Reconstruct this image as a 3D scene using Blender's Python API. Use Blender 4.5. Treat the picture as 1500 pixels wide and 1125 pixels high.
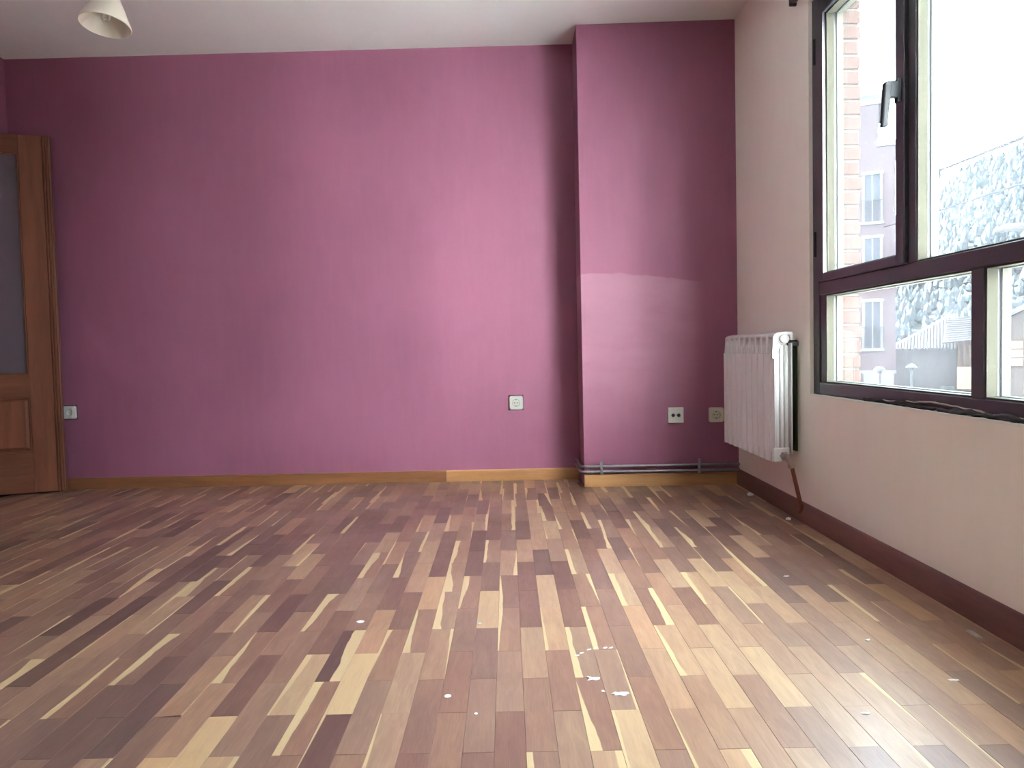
import bpy, bmesh, math, random
from mathutils import Vector, Matrix

# ------------------------------------------------------------------ clear
for o in list(bpy.data.objects):
    bpy.data.objects.remove(o, do_unlink=True)
scene = bpy.context.scene
COL = scene.collection

# ------------------------------------------------------------------ camera
CAM_Z = 0.764
RT = Vector((0.99972077, -0.00650043, -0.02271862))
UP = Vector((0.02298541, 0.04443053, 0.99874802))
FW = Vector((0.00548289, 0.99899133, -0.04456754))
cam_data = bpy.data.cameras.new('camera')
cam_data.sensor_fit = 'HORIZONTAL'
cam_data.sensor_width = 36.0
cam_data.lens = 1127.0 / 1500.0 * 36.0
cam_data.clip_start = 0.02
cam_data.clip_end = 2000
cam = bpy.data.objects.new('camera', cam_data)
COL.objects.link(cam)
rot = Matrix((RT, UP, -FW)).transposed().to_4x4()
cam.matrix_world = Matrix.Translation((0, 0, CAM_Z)) @ rot
scene.camera = cam

# ------------------------------------------------------------------ sky and exposure
SKY = 24.0
world = bpy.data.worlds.new('overcast_sky')
scene.world = world
world.use_nodes = True
wt = world.node_tree
wt.nodes.clear()
wo = wt.nodes.new('ShaderNodeOutputWorld')
wb = wt.nodes.new('ShaderNodeBackground')
wb.inputs['Color'].default_value = (0.88, 1.02, 1.13, 1)
wb.inputs['Strength'].default_value = SKY
wt.links.new(wb.outputs[0], wo.inputs[0])

vs = scene.view_settings
vs.view_transform = 'Standard'
vs.look = 'None'
vs.exposure = 0.29
vs.gamma = 1.0
vs.use_curve_mapping = False
scene.cycles.diffuse_bounces = 6
scene.cycles.max_bounces = 9
scene.cycles.transparent_max_bounces = 10

# low sun ahead, hidden by this building: it lights the street and the houses, never the room directly
SUN_DIR = Vector((-0.30, 0.85, 0.35)).normalized()
sun = bpy.data.lights.new('sun', 'SUN')
sun.energy = 290.0
sun.color = (0.95, 1.0, 1.0)
sun.angle = math.radians(0.53)
so_ = bpy.data.objects.new('sun', sun)
COL.objects.link(so_)
so_.rotation_euler = SUN_DIR.to_track_quat('Z', 'Y').to_euler()
scene.cycles.sample_clamp_indirect = 30.0

# sampling portal over the window opening (gives off no light itself)
pl = bpy.data.lights.new('window_portal', 'AREA')
pl.shape = 'RECTANGLE'
pl.size = 2.24
pl.size_y = 1.6
pl.cycles.is_portal = True
po = bpy.data.objects.new('window_portal', pl)
COL.objects.link(po)
po.matrix_world = Matrix.Translation((1.36, 2.0675, 1.351)) @ Matrix(((0, 0, 1), (1, 0, 0), (0, 1, 0))).to_4x4()

# ------------------------------------------------------------------ room measures
H = 2.5
XR = 1.2557          # inner face of the window wall
XL = -2.858          # inner face of the door wall
YR = -1.3            # wall behind the camera
WIN_Y0, WIN_Y1 = 0.955, 3.185
WIN_Z0, WIN_Z1 = 0.552, 2.15


def y_back(x):
    return 4.4828 - 0.0164 * x


def y_pil(x):
    return 4.2261 - 0.0331 * x


XP = 0.4109          # pillar corner

# ------------------------------------------------------------------ helpers


class MB:
    """collects vertices and faces of one mesh"""

    def __init__(self):
        self.v = []
        self.f = []

    def add(self, vs_, fs_):
        n = len(self.v)
        self.v += [tuple(p) for p in vs_]
        self.f += [tuple(n + i for i in f) for f in fs_]
        return self

    def box(self, x0, x1, y0, y1, z0, z1):
        return self.hexa([(x0, y0, z0), (x1, y0, z0), (x1, y1, z0), (x0, y1, z0),
                          (x0, y0, z1), (x1, y0, z1), (x1, y1, z1), (x0, y1, z1)])

    def hexa(self, p):
        return self.add(p, [(0, 3, 2, 1), (4, 5, 6, 7), (0, 1, 5, 4), (1, 2, 6, 5), (2, 3, 7, 6), (3, 0, 4, 7)])

    def prism(self, poly, axis, a, b):
        """poly: 2D outline; extruded along axis from a to b. axis x: (y,z); y: (x,z); z: (x,y)"""
        def P(q, t):
            return {'x': (t, q[0], q[1]), 'y': (q[0], t, q[1]), 'z': (q[0], q[1], t)}[axis]
        n = len(poly)
        vs_ = [P(q, a) for q in poly] + [P(q, b) for q in poly]
        fs_ = [tuple(range(n)), tuple(range(2 * n - 1, n - 1, -1))]
        fs_ += [(i, i + n, (i + 1) % n + n, (i + 1) % n) for i in range(n)]
        return self.add(vs_, fs_)

    def tube(self, pts, r, seg=12, cap=True):
        pts = [Vector(p) for p in pts]
        rs = r if isinstance(r, (list, tuple)) else [r] * len(pts)
        rings = []
        prev = None
        for i, p in enumerate(pts):
            if i == 0:
                d = pts[1] - p
            elif i == len(pts) - 1:
                d = p - pts[i - 1]
            else:
                d = (pts[i + 1] - p).normalized() + (p - pts[i - 1]).normalized()
            d.normalize()
            if prev is None:
                a = Vector((0, 0, 1)) if abs(d.z) < 0.9 else Vector((1, 0, 0))
                u = d.cross(a).normalized()
            else:
                u = (prev - d * prev.dot(d)).normalized()
            prev = u
            w = d.cross(u)
            rings.append([p + (u * math.cos(2 * math.pi * k / seg) + w * math.sin(2 * math.pi * k / seg)) * rs[i] for k in range(seg)])
        vs_ = [q for ring in rings for q in ring]
        fs_ = []
        for i in range(len(pts) - 1):
            for k in range(seg):
                fs_.append((i * seg + k, i * seg + (k + 1) % seg, (i + 1) * seg + (k + 1) % seg, (i + 1) * seg + k))
        if cap:
            fs_.append(tuple(range(seg - 1, -1, -1)))
            fs_.append(tuple((len(pts) - 1) * seg + k for k in range(seg)))
        return self.add(vs_, fs_)

    def lathe(self, prof, seg=32, close=False):
        """prof: (r, z) pairs, revolved about z"""
        n = len(prof)
        vs_ = [(r * math.cos(2 * math.pi * k / seg), r * math.sin(2 * math.pi * k / seg), z) for k in range(seg) for r, z in prof]
        fs_ = []
        for k in range(seg):
            for i in range(n if close else n - 1):
                j = (i + 1) % n
                fs_.append((k * n + i, ((k + 1) % seg) * n + i, ((k + 1) % seg) * n + j, k * n + j))
        return self.add(vs_, fs_)

    def build(self, name, mat, parent=None, bevel=0, seg=1, smooth=None, mtx=None, loc=None):
        me = bpy.data.meshes.new(name)
        bm = bmesh.new()
        vv = [bm.verts.new(p) for p in self.v]
        for f in self.f:
            try:
                bm.faces.new([vv[i] for i in f])
            except ValueError:
                pass
        if mtx is not None:
            bm.transform(mtx)
        bmesh.ops.remove_doubles(bm, verts=bm.verts, dist=1e-6)
        bmesh.ops.recalc_face_normals(bm, faces=bm.faces)
        if bevel:
            es = [e for e in bm.edges if len(e.link_faces) == 2 and e.calc_face_angle(0) > 0.6]
            bmesh.ops.bevel(bm, geom=es, offset=bevel, segments=seg, profile=0.5, affect='EDGES', clamp_overlap=True)
        bm.to_mesh(me)
        bm.free()
        if smooth:
            me.shade_smooth()
            me.set_sharp_from_angle(angle=math.radians(smooth))
        if mat:
            me.materials.append(mat)
        o = bpy.data.objects.new(name, me)
        COL.objects.link(o)
        if loc is not None:
            o.location = loc
        if parent is not None:
            o.parent = parent
        return o


def tag(o, label, cat=None, group=None, kind=None):
    o['label'] = label
    if cat:
        o['category'] = cat
    if group:
        o['group'] = group
    if kind:
        o['kind'] = kind
    return o


def empty(name, loc=(0, 0, 0), rz=0.0):
    o = bpy.data.objects.new(name, None)
    COL.objects.link(o)
    o.location = loc
    o.rotation_euler = (0, 0, rz)
    o.empty_display_size = 0.1
    return o


# ------------------------------------------------------------------ materials
def new_mat(name):
    m = bpy.data.materials.new(name)
    m.use_nodes = True
    nt = m.node_tree
    b = nt.nodes['Principled BSDF']
    return m, nt, b


def node(nt, kind, **kw):
    n = nt.nodes.new(kind)
    for k, v in kw.items():
        if k.startswith('i_'):
            n.inputs[k[2:].replace('_', ' ')].default_value = v
        else:
            setattr(n, k, v)
    return n


def mixc(nt, fac, a, b, blend='MIX'):
    n = nt.nodes.new('ShaderNodeMix')
    n.data_type = 'RGBA'
    n.blend_type = blend
    for s, v in (('Factor', fac),):
        if hasattr(v, 'links'):
            nt.links.new(v, n.inputs[0])
        else:
            n.inputs[0].default_value = v
    for i, v in ((6, a), (7, b)):
        if hasattr(v, 'links'):
            nt.links.new(v, n.inputs[i])
        else:
            n.inputs[i].default_value = (*v, 1) if len(v) == 3 else v
    return n.outputs[2]


def math_n(nt, op, a, b=None, c=None, clamp=False):
    n = nt.nodes.new('ShaderNodeMath')
    n.operation = op
    n.use_clamp = clamp
    for i, v in enumerate((a, b, c)):
        if v is None:
            continue
        if hasattr(v, 'links'):
            nt.links.new(v, n.inputs[i])
        else:
            n.inputs[i].default_value = v
    return n.outputs[0]


def map_range(nt, v, a, b, c=0.0, d=1.0, smooth=True):
    n = nt.nodes.new('ShaderNodeMapRange')
    if smooth:
        n.interpolation_type = 'SMOOTHSTEP'
    nt.links.new(v, n.inputs[0])
    for i, x in enumerate((a, b, c, d)):
        n.inputs[i + 1].default_value = x
    return n.outputs[0]


def coords(nt, out='Object', scale=(1, 1, 1)):
    t = nt.nodes.new('ShaderNodeTexCoord')
    mp = nt.nodes.new('ShaderNodeMapping')
    mp.inputs['Scale'].default_value = scale
    nt.links.new(t.outputs[out], mp.inputs[0])
    return mp.outputs[0]


def noise(nt, vec, scale, detail=4, rough=0.5, dist=0.0):
    n = nt.nodes.new('ShaderNodeTexNoise')
    n.inputs['Scale'].default_value = scale
    n.inputs['Detail'].default_value = detail
    n.inputs['Roughness'].default_value = rough
    n.inputs['Distortion'].default_value = dist
    if vec is not None:
        nt.links.new(vec, n.inputs['Vector'])
    return n


def bump(nt, b, h, strength, dist=0.001):
    n = nt.nodes.new('ShaderNodeBump')
    n.inputs['Strength'].default_value = strength
    n.inputs['Distance'].default_value = dist
    nt.links.new(h, n.inputs['Height'])
    nt.links.new(n.outputs[0], b.inputs['Normal'])


def simple(name, col, rough=0.5, metal=0.0, var=0.08, nscale=20, spec=0.5, bmp=0.0):
    m, nt, b = new_mat(name)
    v = coords(nt)
    n = noise(nt, v, nscale)
    dark = tuple(c * (1 - var) for c in col)
    lite = tuple(min(1, c * (1 + var)) for c in col)
    c = mixc(nt, n.outputs[0], dark, lite)
    nt.links.new(c, b.inputs['Base Color'])
    b.inputs['Roughness'].default_value = rough
    b.inputs['Metallic'].default_value = metal
    b.inputs['Specular IOR Level'].default_value = spec
    if bmp:
        bump(nt, b, n.outputs[0], bmp)
    return m


def paint(name, col, rough=0.6, patch=False, var=0.05):
    m, nt, b = new_mat(name)
    v = coords(nt)
    big = noise(nt, v, 1.6, 3, 0.55)
    c = mixc(nt, map_range(nt, big.outputs[0], 0.3, 0.7), tuple(x * (1 - var) for x in col), tuple(x * (1 + var) for x in col))
    # roller strokes
    v2 = coords(nt, 'Object', (1.0, 1.0, 0.16))
    st = noise(nt, v2, 26, 3, 0.6)
    c = mixc(nt, map_range(nt, st.outputs[0], 0.35, 0.75, 0, 0.10), c, tuple(min(1, x * 1.35 + 0.02) for x in col))
    if patch:
        # a touched-up area of lighter paint with a brushed upper edge
        t = nt.nodes.new('ShaderNodeTexCoord')
        sep = nt.nodes.new('ShaderNodeSeparateXYZ')
        nt.links.new(t.outputs['Object'], sep.inputs[0])
        x, z = sep.outputs[0], sep.outputs[2]
        en = noise(nt, coords(nt, 'Object', (1, 1, 0.2)), 9, 3, 0.5)
        edge = math_n(nt, 'ADD', z, math_n(nt, 'MULTIPLY', math_n(nt, 'SUBTRACT', en.outputs[0], 0.5), 0.035))
        slope = math_n(nt, 'MULTIPLY', math_n(nt, 'SUBTRACT', x, 0.62, clamp=True), 0.13)
        edge = math_n(nt, 'ADD', edge, slope)
        top = map_range(nt, edge, 1.172, 1.164)
        low = map_range(nt, z, 0.12, 0.75)
        side = map_range(nt, x, 1.09, 0.98)
        msk = math_n(nt, 'MULTIPLY', math_n(nt, 'MULTIPLY', top, low), side)
        pn = noise(nt, coords(nt, 'Object', (0.6, 1, 1.6)), 5, 3, 0.5)
        msk = math_n(nt, 'MULTIPLY', msk, map_range(nt, pn.outputs[0], 0.2, 0.6, 0.55, 0.9))
        c = mixc(nt, msk, c, tuple(min(1, x_ * 1.12 + 0.06) for x_ in col))
    nt.links.new(c, b.inputs['Base Color'])
    b.inputs['Roughness'].default_value = rough
    b.inputs['Specular IOR Level'].default_value = 0.35
    fine = noise(nt, v, 160, 3, 0.6)
    bump(nt, b, fine.outputs[0], 0.18, 0.002)
    return m


def wood(name, c0, c1, axis='x', scale=1.0, rough=0.4, spec=0.5):
    m, nt, b = new_mat(name)
    s = {'x': (0.08, 1, 1), 'y': (1, 0.08, 1), 'z': (1, 1, 0.08)}[axis]
    v = coords(nt, 'Object', s)
    n1 = noise(nt, v, 14 * scale, 5, 0.6, 0.6)
    n2 = noise(nt, v, 90 * scale, 4, 0.6)
    f = math_n(nt, 'ADD', math_n(nt, 'MULTIPLY', n1.outputs[0], 0.75), math_n(nt, 'MULTIPLY', n2.outputs[0], 0.25))
    c = mixc(nt, map_range(nt, f, 0.3, 0.7), c0, c1)
    nt.links.new(c, b.inputs['Base Color'])
    b.inputs['Roughness'].default_value = rough
    b.inputs['Specular IOR Level'].default_value = spec
    bump(nt, b, n2.outputs[0], 0.08)
    return m


M = {}
PURPLE = (0.285, 0.101, 0.170)
M['purple'] = paint('purple_paint', PURPLE)
M['purple_patch'] = paint('purple_paint_touched_up', PURPLE, patch=True)
M['beige'] = paint('beige_paint', (0.90, 0.84, 0.765), var=0.02)
M['ceiling'] = paint('white_ceiling_paint', (0.86, 0.87, 0.86), var=0.02, rough=0.8)
M['plaster'] = simple('white_plaster', (0.82, 0.80, 0.76), 0.8)
M['bb_light'] = wood('honey_wood', (0.36, 0.17, 0.065), (0.52, 0.28, 0.12), 'x', rough=0.42)
M['bb_mid'] = wood('brown_wood', (0.15, 0.058, 0.022), (0.25, 0.105, 0.042), 'x', rough=0.42)
M['bb_dark'] = wood('reddish_wood', (0.11, 0.045, 0.038), (0.18, 0.075, 0.058), 'y', rough=0.38)
M['door'] = wood('door_wood', (0.155, 0.054, 0.028), (0.235, 0.092, 0.048), 'z', rough=0.4)
M['door_h'] = wood('door_wood_crosswise', (0.14, 0.050, 0.027), (0.21, 0.083, 0.044), 'x', rough=0.4)
M['frame'] = simple('dark_brown_aluminium', (0.046, 0.045, 0.056), 0.36, 0.0, 0.12, 60)
M['bead'] = simple('cream_bead', (0.062, 0.060, 0.047), 0.7, 0, 0.08, 20, 0.1)
M['handle'] = simple('grey_handle', (0.028, 0.030, 0.036), 0.5, 0, 0.08, 20, 0.15)
M['rad'] = simple('white_enamel', (0.80, 0.80, 0.795), 0.14, 0, 0.02)
M['backing'] = simple('dark_green_insulation', (0.05, 0.075, 0.035), 0.8)
M['steel'] = simple('grey_steel', (0.30, 0.29, 0.31), 0.35, 0.7, 0.15, 30)
M['brass'] = simple('dull_nickel', (0.42, 0.36, 0.32), 0.42, 0.7, 0.15, 60)
M['copper'] = simple('brown_copper', (0.24, 0.085, 0.05), 0.45, 0.4, 0.2, 40)
M['dark'] = simple('dark_metal', (0.04, 0.04, 0.045), 0.5)
M['plastic'] = simple('white_plastic', (0.66, 0.67, 0.63), 0.35, 0, 0.02)
M['plastic_cream'] = simple('cream_plastic', (0.66, 0.61, 0.50), 0.35, 0, 0.02)
M['grey_plastic'] = simple('grey_seam', (0.25, 0.24, 0.22), 0.5)
M['black'] = simple('black_plastic', (0.02, 0.02, 0.022), 0.5)
M['soot'] = simple('dark_unpainted_plaster', (0.06, 0.03, 0.05), 0.9, 0, 0.3, 80)
M['seal'] = simple('black_sealant', (0.015, 0.015, 0.018), 0.65, 0, 0.3, 150)
M['lampshade'] = simple('opal_glass', (0.86, 0.82, 0.72), 0.3, 0, 0.02)
M['bulb'] = simple('frosted_bulb', (0.92, 0.90, 0.85), 0.25, 0, 0.01)
M['flake'] = simple('white_paint_flake', (0.88, 0.88, 0.86), 0.6, 0, 0.04)
M['dust'] = simple('grey_dust', (0.45, 0.42, 0.38), 0.9, 0, 0.2)
M['sub'] = simple('dark_joint', (0.07, 0.045, 0.035), 0.8)
M['brick'] = simple('orange_brick', (0.050, 0.031, 0.025), 0.85, 0, 0.2, 12, 0.05, 0.3)
M['mortar'] = simple('mortar', (0.060, 0.056, 0.052), 0.9, 0, 0.1, 20, 0.05)
M['render'] = simple('exterior_render', (0.20, 0.17, 0.15), 0.9)

# --- window glass: clear pane plus a translucent film added as glare haze over the view
m, nt, b = new_mat('veiled_glass')
nt.nodes.remove(b)
out = nt.nodes['Material Output']
tr = node(nt, 'ShaderNodeBsdfTransparent')
tr.inputs[0].default_value = (0.93, 0.96, 0.96, 1)
tl = node(nt, 'ShaderNodeBsdfTranslucent')
tl.inputs[0].default_value = (0.85, 0.93, 1.0, 1)
gl = node(nt, 'ShaderNodeBsdfGlossy')
gl.inputs['Roughness'].default_value = 0.02
dn = noise(nt, coords(nt), 3.0, 4, 0.6)
m1 = node(nt, 'ShaderNodeMixShader')
nt.links.new(map_range(nt, dn.outputs[0], 0.25, 0.75, 0.012, 0.019), m1.inputs[0])
nt.links.new(tr.outputs[0], m1.inputs[1])
nt.links.new(tl.outputs[0], m1.inputs[2])
fr = node(nt, 'ShaderNodeFresnel')
gb = node(nt, 'ShaderNodeNewGeometry')
# both faces of the thin pane reflect like air to glass
nt.links.new(map_range(nt, gb.outputs['Backfacing'], 0, 1, 1.45, 1 / 1.45, False), fr.inputs[0])
m2 = node(nt, 'ShaderNodeMixShader')
nt.links.new(math_n(nt, 'MULTIPLY', fr.outputs[0], 0.9), m2.inputs[0])
nt.links.new(m1.outputs[0], m2.inputs[1])
nt.links.new(gl.outputs[0], m2.inputs[2])
nt.links.new(m2.outputs[0], out.inputs[0])
M['glass'] = m

# --- door glass: grey obscured pane
m, nt, b = new_mat('obscured_glass')
b.inputs['Base Color'].default_value = (0.40, 0.33, 0.40, 1)
b.inputs['Roughness'].default_value = 0.28
b.inputs['Transmission Weight'].default_value = 0.75
b.inputs['IOR'].default_value = 1.45
gn = noise(nt, coords(nt), 70, 3, 0.5)
bump(nt, b, gn.outputs[0], 0.35, 0.003)
M['obscured'] = m

# --- parquet: tone, sapwood edge and grain come from attributes of each block
m, nt, b = new_mat('parquet_wood')
a1 = node(nt, 'ShaderNodeAttribute', attribute_name='blk_a')
a2 = node(nt, 'ShaderNodeAttribute', attribute_name='blk_b')
uv = node(nt, 'ShaderNodeUVMap', uv_map='UVMap')
sa = node(nt, 'ShaderNodeSeparateColor')
sb = node(nt, 'ShaderNodeSeparateColor')
nt.links.new(a1.outputs['Color'], sa.inputs[0])
nt.links.new(a2.outputs['Color'], sb.inputs[0])
tone, wn, wf = sa.outputs[0], sa.outputs[1], sa.outputs[2]
side, seed, hue = sb.outputs[0], sb.outputs[1], sb.outputs[2]
su = node(nt, 'ShaderNodeSeparateXYZ')
nt.links.new(uv.outputs[0], su.inputs[0])
U, V = su.outputs[0], su.outputs[1]
cv = node(nt, 'ShaderNodeCombineXYZ')
nt.links.new(math_n(nt, 'ADD', math_n(nt, 'MULTIPLY', U, 0.9), math_n(nt, 'MULTIPLY', seed, 61.0)), cv.inputs[0])
nt.links.new(math_n(nt, 'MULTIPLY', V, 0.75), cv.inputs[1])
nt.links.new(math_n(nt, 'MULTIPLY', seed, 17.0), cv.inputs[2])
g1 = noise(nt, cv.outputs[0], 2.6, 5, 0.6, 1.2)
cv2 = node(nt, 'ShaderNodeCombineXYZ')
nt.links.new(math_n(nt, 'ADD', math_n(nt, 'MULTIPLY', U, 12.0), math_n(nt, 'MULTIPLY', seed, 91.0)), cv2.inputs[0])
nt.links.new(math_n(nt, 'MULTIPLY', V, 2.2), cv2.inputs[1])
g2 = noise(nt, cv2.outputs[0], 2.0, 4, 0.65, 0.5)
tn = math_n(nt, 'ADD', tone, math_n(nt, 'MULTIPLY', math_n(nt, 'SUBTRACT', g1.outputs[0], 0.5), 0.42))
tn = math_n(nt, 'ADD', tn, math_n(nt, 'MULTIPLY', math_n(nt, 'SUBTRACT', g2.outputs[0], 0.5), 0.36), clamp=True)
ramp = node(nt, 'ShaderNodeValToRGB')
cr = ramp.color_ramp
cr.elements[0].position = 0.0
cr.elements[0].color = (0.110, 0.062, 0.052, 1)
cr.elements[1].position = 1.0
cr.elements[1].color = (0.56, 0.39, 0.21, 1)
for p_, c_ in ((0.25, (0.175, 0.102, 0.080, 1)), (0.5, (0.285, 0.170, 0.117, 1)), (0.75, (0.43, 0.280, 0.168, 1))):
    e = cr.elements.new(p_)
    e.color = c_
nt.links.new(tn, ramp.inputs[0])
# sapwood along one long edge: side 0 = left, 1 = right; width goes from wn (near end) to wf (far end)
ud = math_n(nt, 'ABSOLUTE', math_n(nt, 'SUBTRACT', U, side))
wdt = math_n(nt, 'ADD', wn, math_n(nt, 'MULTIPLY', V, math_n(nt, 'SUBTRACT', wf, wn)))
cv3 = node(nt, 'ShaderNodeCombineXYZ')
nt.links.new(math_n(nt, 'MULTIPLY', V, 1.4), cv3.inputs[0])
nt.links.new(math_n(nt, 'MULTIPLY', seed, 53.0), cv3.inputs[1])
wig = noise(nt, cv3.outputs[0], 1.6, 2, 0.5)
wig_amt = math_n(nt, 'MULTIPLY', math_n(nt, 'SUBTRACT', wig.outputs[0], 0.5), math_n(nt, 'MULTIPLY', wdt, 1.1))
dd = math_n(nt, 'SUBTRACT', math_n(nt, 'ADD', wdt, wig_amt), ud)
has = math_n(nt, 'GREATER_THAN', math_n(nt, 'ADD', wn, wf), 0.01)
sapm = math_n(nt, 'MULTIPLY', map_range(nt, dd, -0.012, 0.02), has)
sapc = mixc(nt, g2.outputs[0], (0.50, 0.36, 0.19), (0.64, 0.48, 0.27))
colr = mixc(nt, hue, ramp.outputs[0], (0.92, 0.72, 0.68), 'MULTIPLY')
colr = mixc(nt, sapm, colr, sapc)
nt.links.new(colr, b.inputs['Base Color'])
wear = noise(nt, coords(nt, 'Generated'), 5, 4, 0.6)
geo = node(nt, 'ShaderNodeNewGeometry')
wear = noise(nt, geo.outputs['Position'], 2.3, 4, 0.6)
nt.links.new(map_range(nt, wear.outputs[0], 0.3, 0.7, 0.30, 0.44), b.inputs['Roughness'])
b.inputs['Specular IOR Level'].default_value = 0.7
b.inputs['Coat Weight'].default_value = 0.1
b.inputs['Coat Roughness'].default_value = 0.16
bump(nt, b, g2.outputs[0], 0.05, 0.001)
M['parquet'] = m

# ------------------------------------------------------------------ the shell
T = 0.12
# back wall: slightly out of square with the window wall
xa, xb = XL - T, XR + 0.21
tag(MB().hexa([(xa, y_back(xa), -0.1), (xb, y_back(xb), -0.1), (xb, y_back(xb) + T, -0.1), (xa, y_back(xa) + T, -0.1),
               (xa, y_back(xa), H), (xb, y_back(xb), H), (xb, y_back(xb) + T, H), (xa, y_back(xa) + T, H)]).build('wall_back', M['purple']),
    'long plum painted wall behind the open door and sockets', 'wall', kind='structure')
tag(MB().hexa([(XP, y_pil(XP), 0), (XR, y_pil(XR), 0), (XR, y_back(XR), 0), (XP, y_back(XP), 0),
               (XP, y_pil(XP), H), (XR, y_pil(XR), H), (XR, y_back(XR), H), (XP, y_back(XP), H)]).build('wall_pillar', M['purple_patch']),
    'plum painted chimney breast with a lighter touched-up area beside the radiator', 'wall', kind='structure')
# window wall with its opening: inner leaf and outer leaf
XO = 1.468
wr = MB()
YE = y_back(XR) + T
for a in ((YR - T, WIN_Y0, 0, H), (WIN_Y1, YE, 0, H), (WIN_Y0, WIN_Y1, 0, WIN_Z0), (WIN_Y0, WIN_Y1, WIN_Z1, H)):
    wr.box(XR, XO - 0.11, a[0], a[1], a[2], a[3])
wall_right = tag(wr.build('wall_right', M['beige']), 'beige painted wall with the dark framed window', 'wall', kind='structure')
we = MB()
for a in ((YR - T, WIN_Y0, -4.3, 5.2), (WIN_Y1 + 0.01, YE + 6.0, -4.3, 5.2), (WIN_Y0, WIN_Y1 + 0.01, -4.3, WIN_Z0 - 0.02), (WIN_Y0, WIN_Y1 + 0.01, WIN_Z1, 5.2)):
    we.box(XO - 0.109, XO - 0.004, a[0], a[1], a[2], a[3])
we.build('outer_leaf', M['mortar'], wall_right)
rng = random.Random(5)
bm_me = None
for k in range(28):
    o = MB().box(-0.052, 0.052, -0.11, 0.0, -0.0255, 0.0255).build('brick', M['brick'], wall_right, 0.003) if bm_me is None else None
    if o is None:
        o = bpy.data.objects.new('brick', bm_me)
        COL.objects.link(o)
        o.parent = wall_right
    bm_me = o.data
    o.location = (XO - 0.054 + rng.uniform(-0.003, 0.005) + (0.004 if k % 2 else 0), WIN_Y1 + 0.112 + rng.uniform(-0.003, 0.003), 0.50 + k * 0.061)
# door wall with its opening
DO0, DO1, DZ = 3.30, 4.40, 2.06
wl = MB()
for a in ((YR - T, DO0, 0, H), (DO1, y_back(XL), 0, H), (DO0, DO1, DZ, H)):
    wl.box(XL - T, XL, a[0], a[1], a[2], a[3])
tag(wl.build('wall_left', M['purple']), 'short strip of plum wall above the open door', 'wall', kind='structure')
tag(MB().box(XL - T, XR, YR - T, YR, 0, H).build('wall_rear', M['ceiling']), 'white wall closing the room opposite the plum wall', 'wall', kind='structure')
tag(MB().box(XL - 1.5, XO, YR - T, 4.95, H, H + 0.15).build('ceiling', M['ceiling']), 'white painted ceiling with one lamp', 'ceiling', kind='structure')
# passage beyond the door
pw = MB()
pw.box(XL - 1.5, XL - 1.4, 2.6, 4.9, 0, H)
pw.box(XL - 1.4, XL - T, 2.6, 2.7, 0, H)
pw.box(XL - 1.4, XL - T, 4.8, 4.9, 0, H)
tag(pw.build('wall_passage', M['beige']), 'dim passage walls beyond the door opening', 'wall', kind='structure')
fr_ = MB()
fr_.box(XL - T - 0.012, XL + 0.002, DO1, DO1 + 0.03, 0, DZ)
fr_.box(XL - T - 0.012, XL + 0.002, DO0 - 0.03, DO0, 0, DZ)
fr_.box(XL - T - 0.012, XL + 0.002, DO0 - 0.03, DO1 + 0.03, DZ, DZ + 0.03)
tag(fr_.build('trim_1', M['door'], bevel=0.003), 'brown wooden lining of the door opening', 'door frame', kind='structure')

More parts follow.
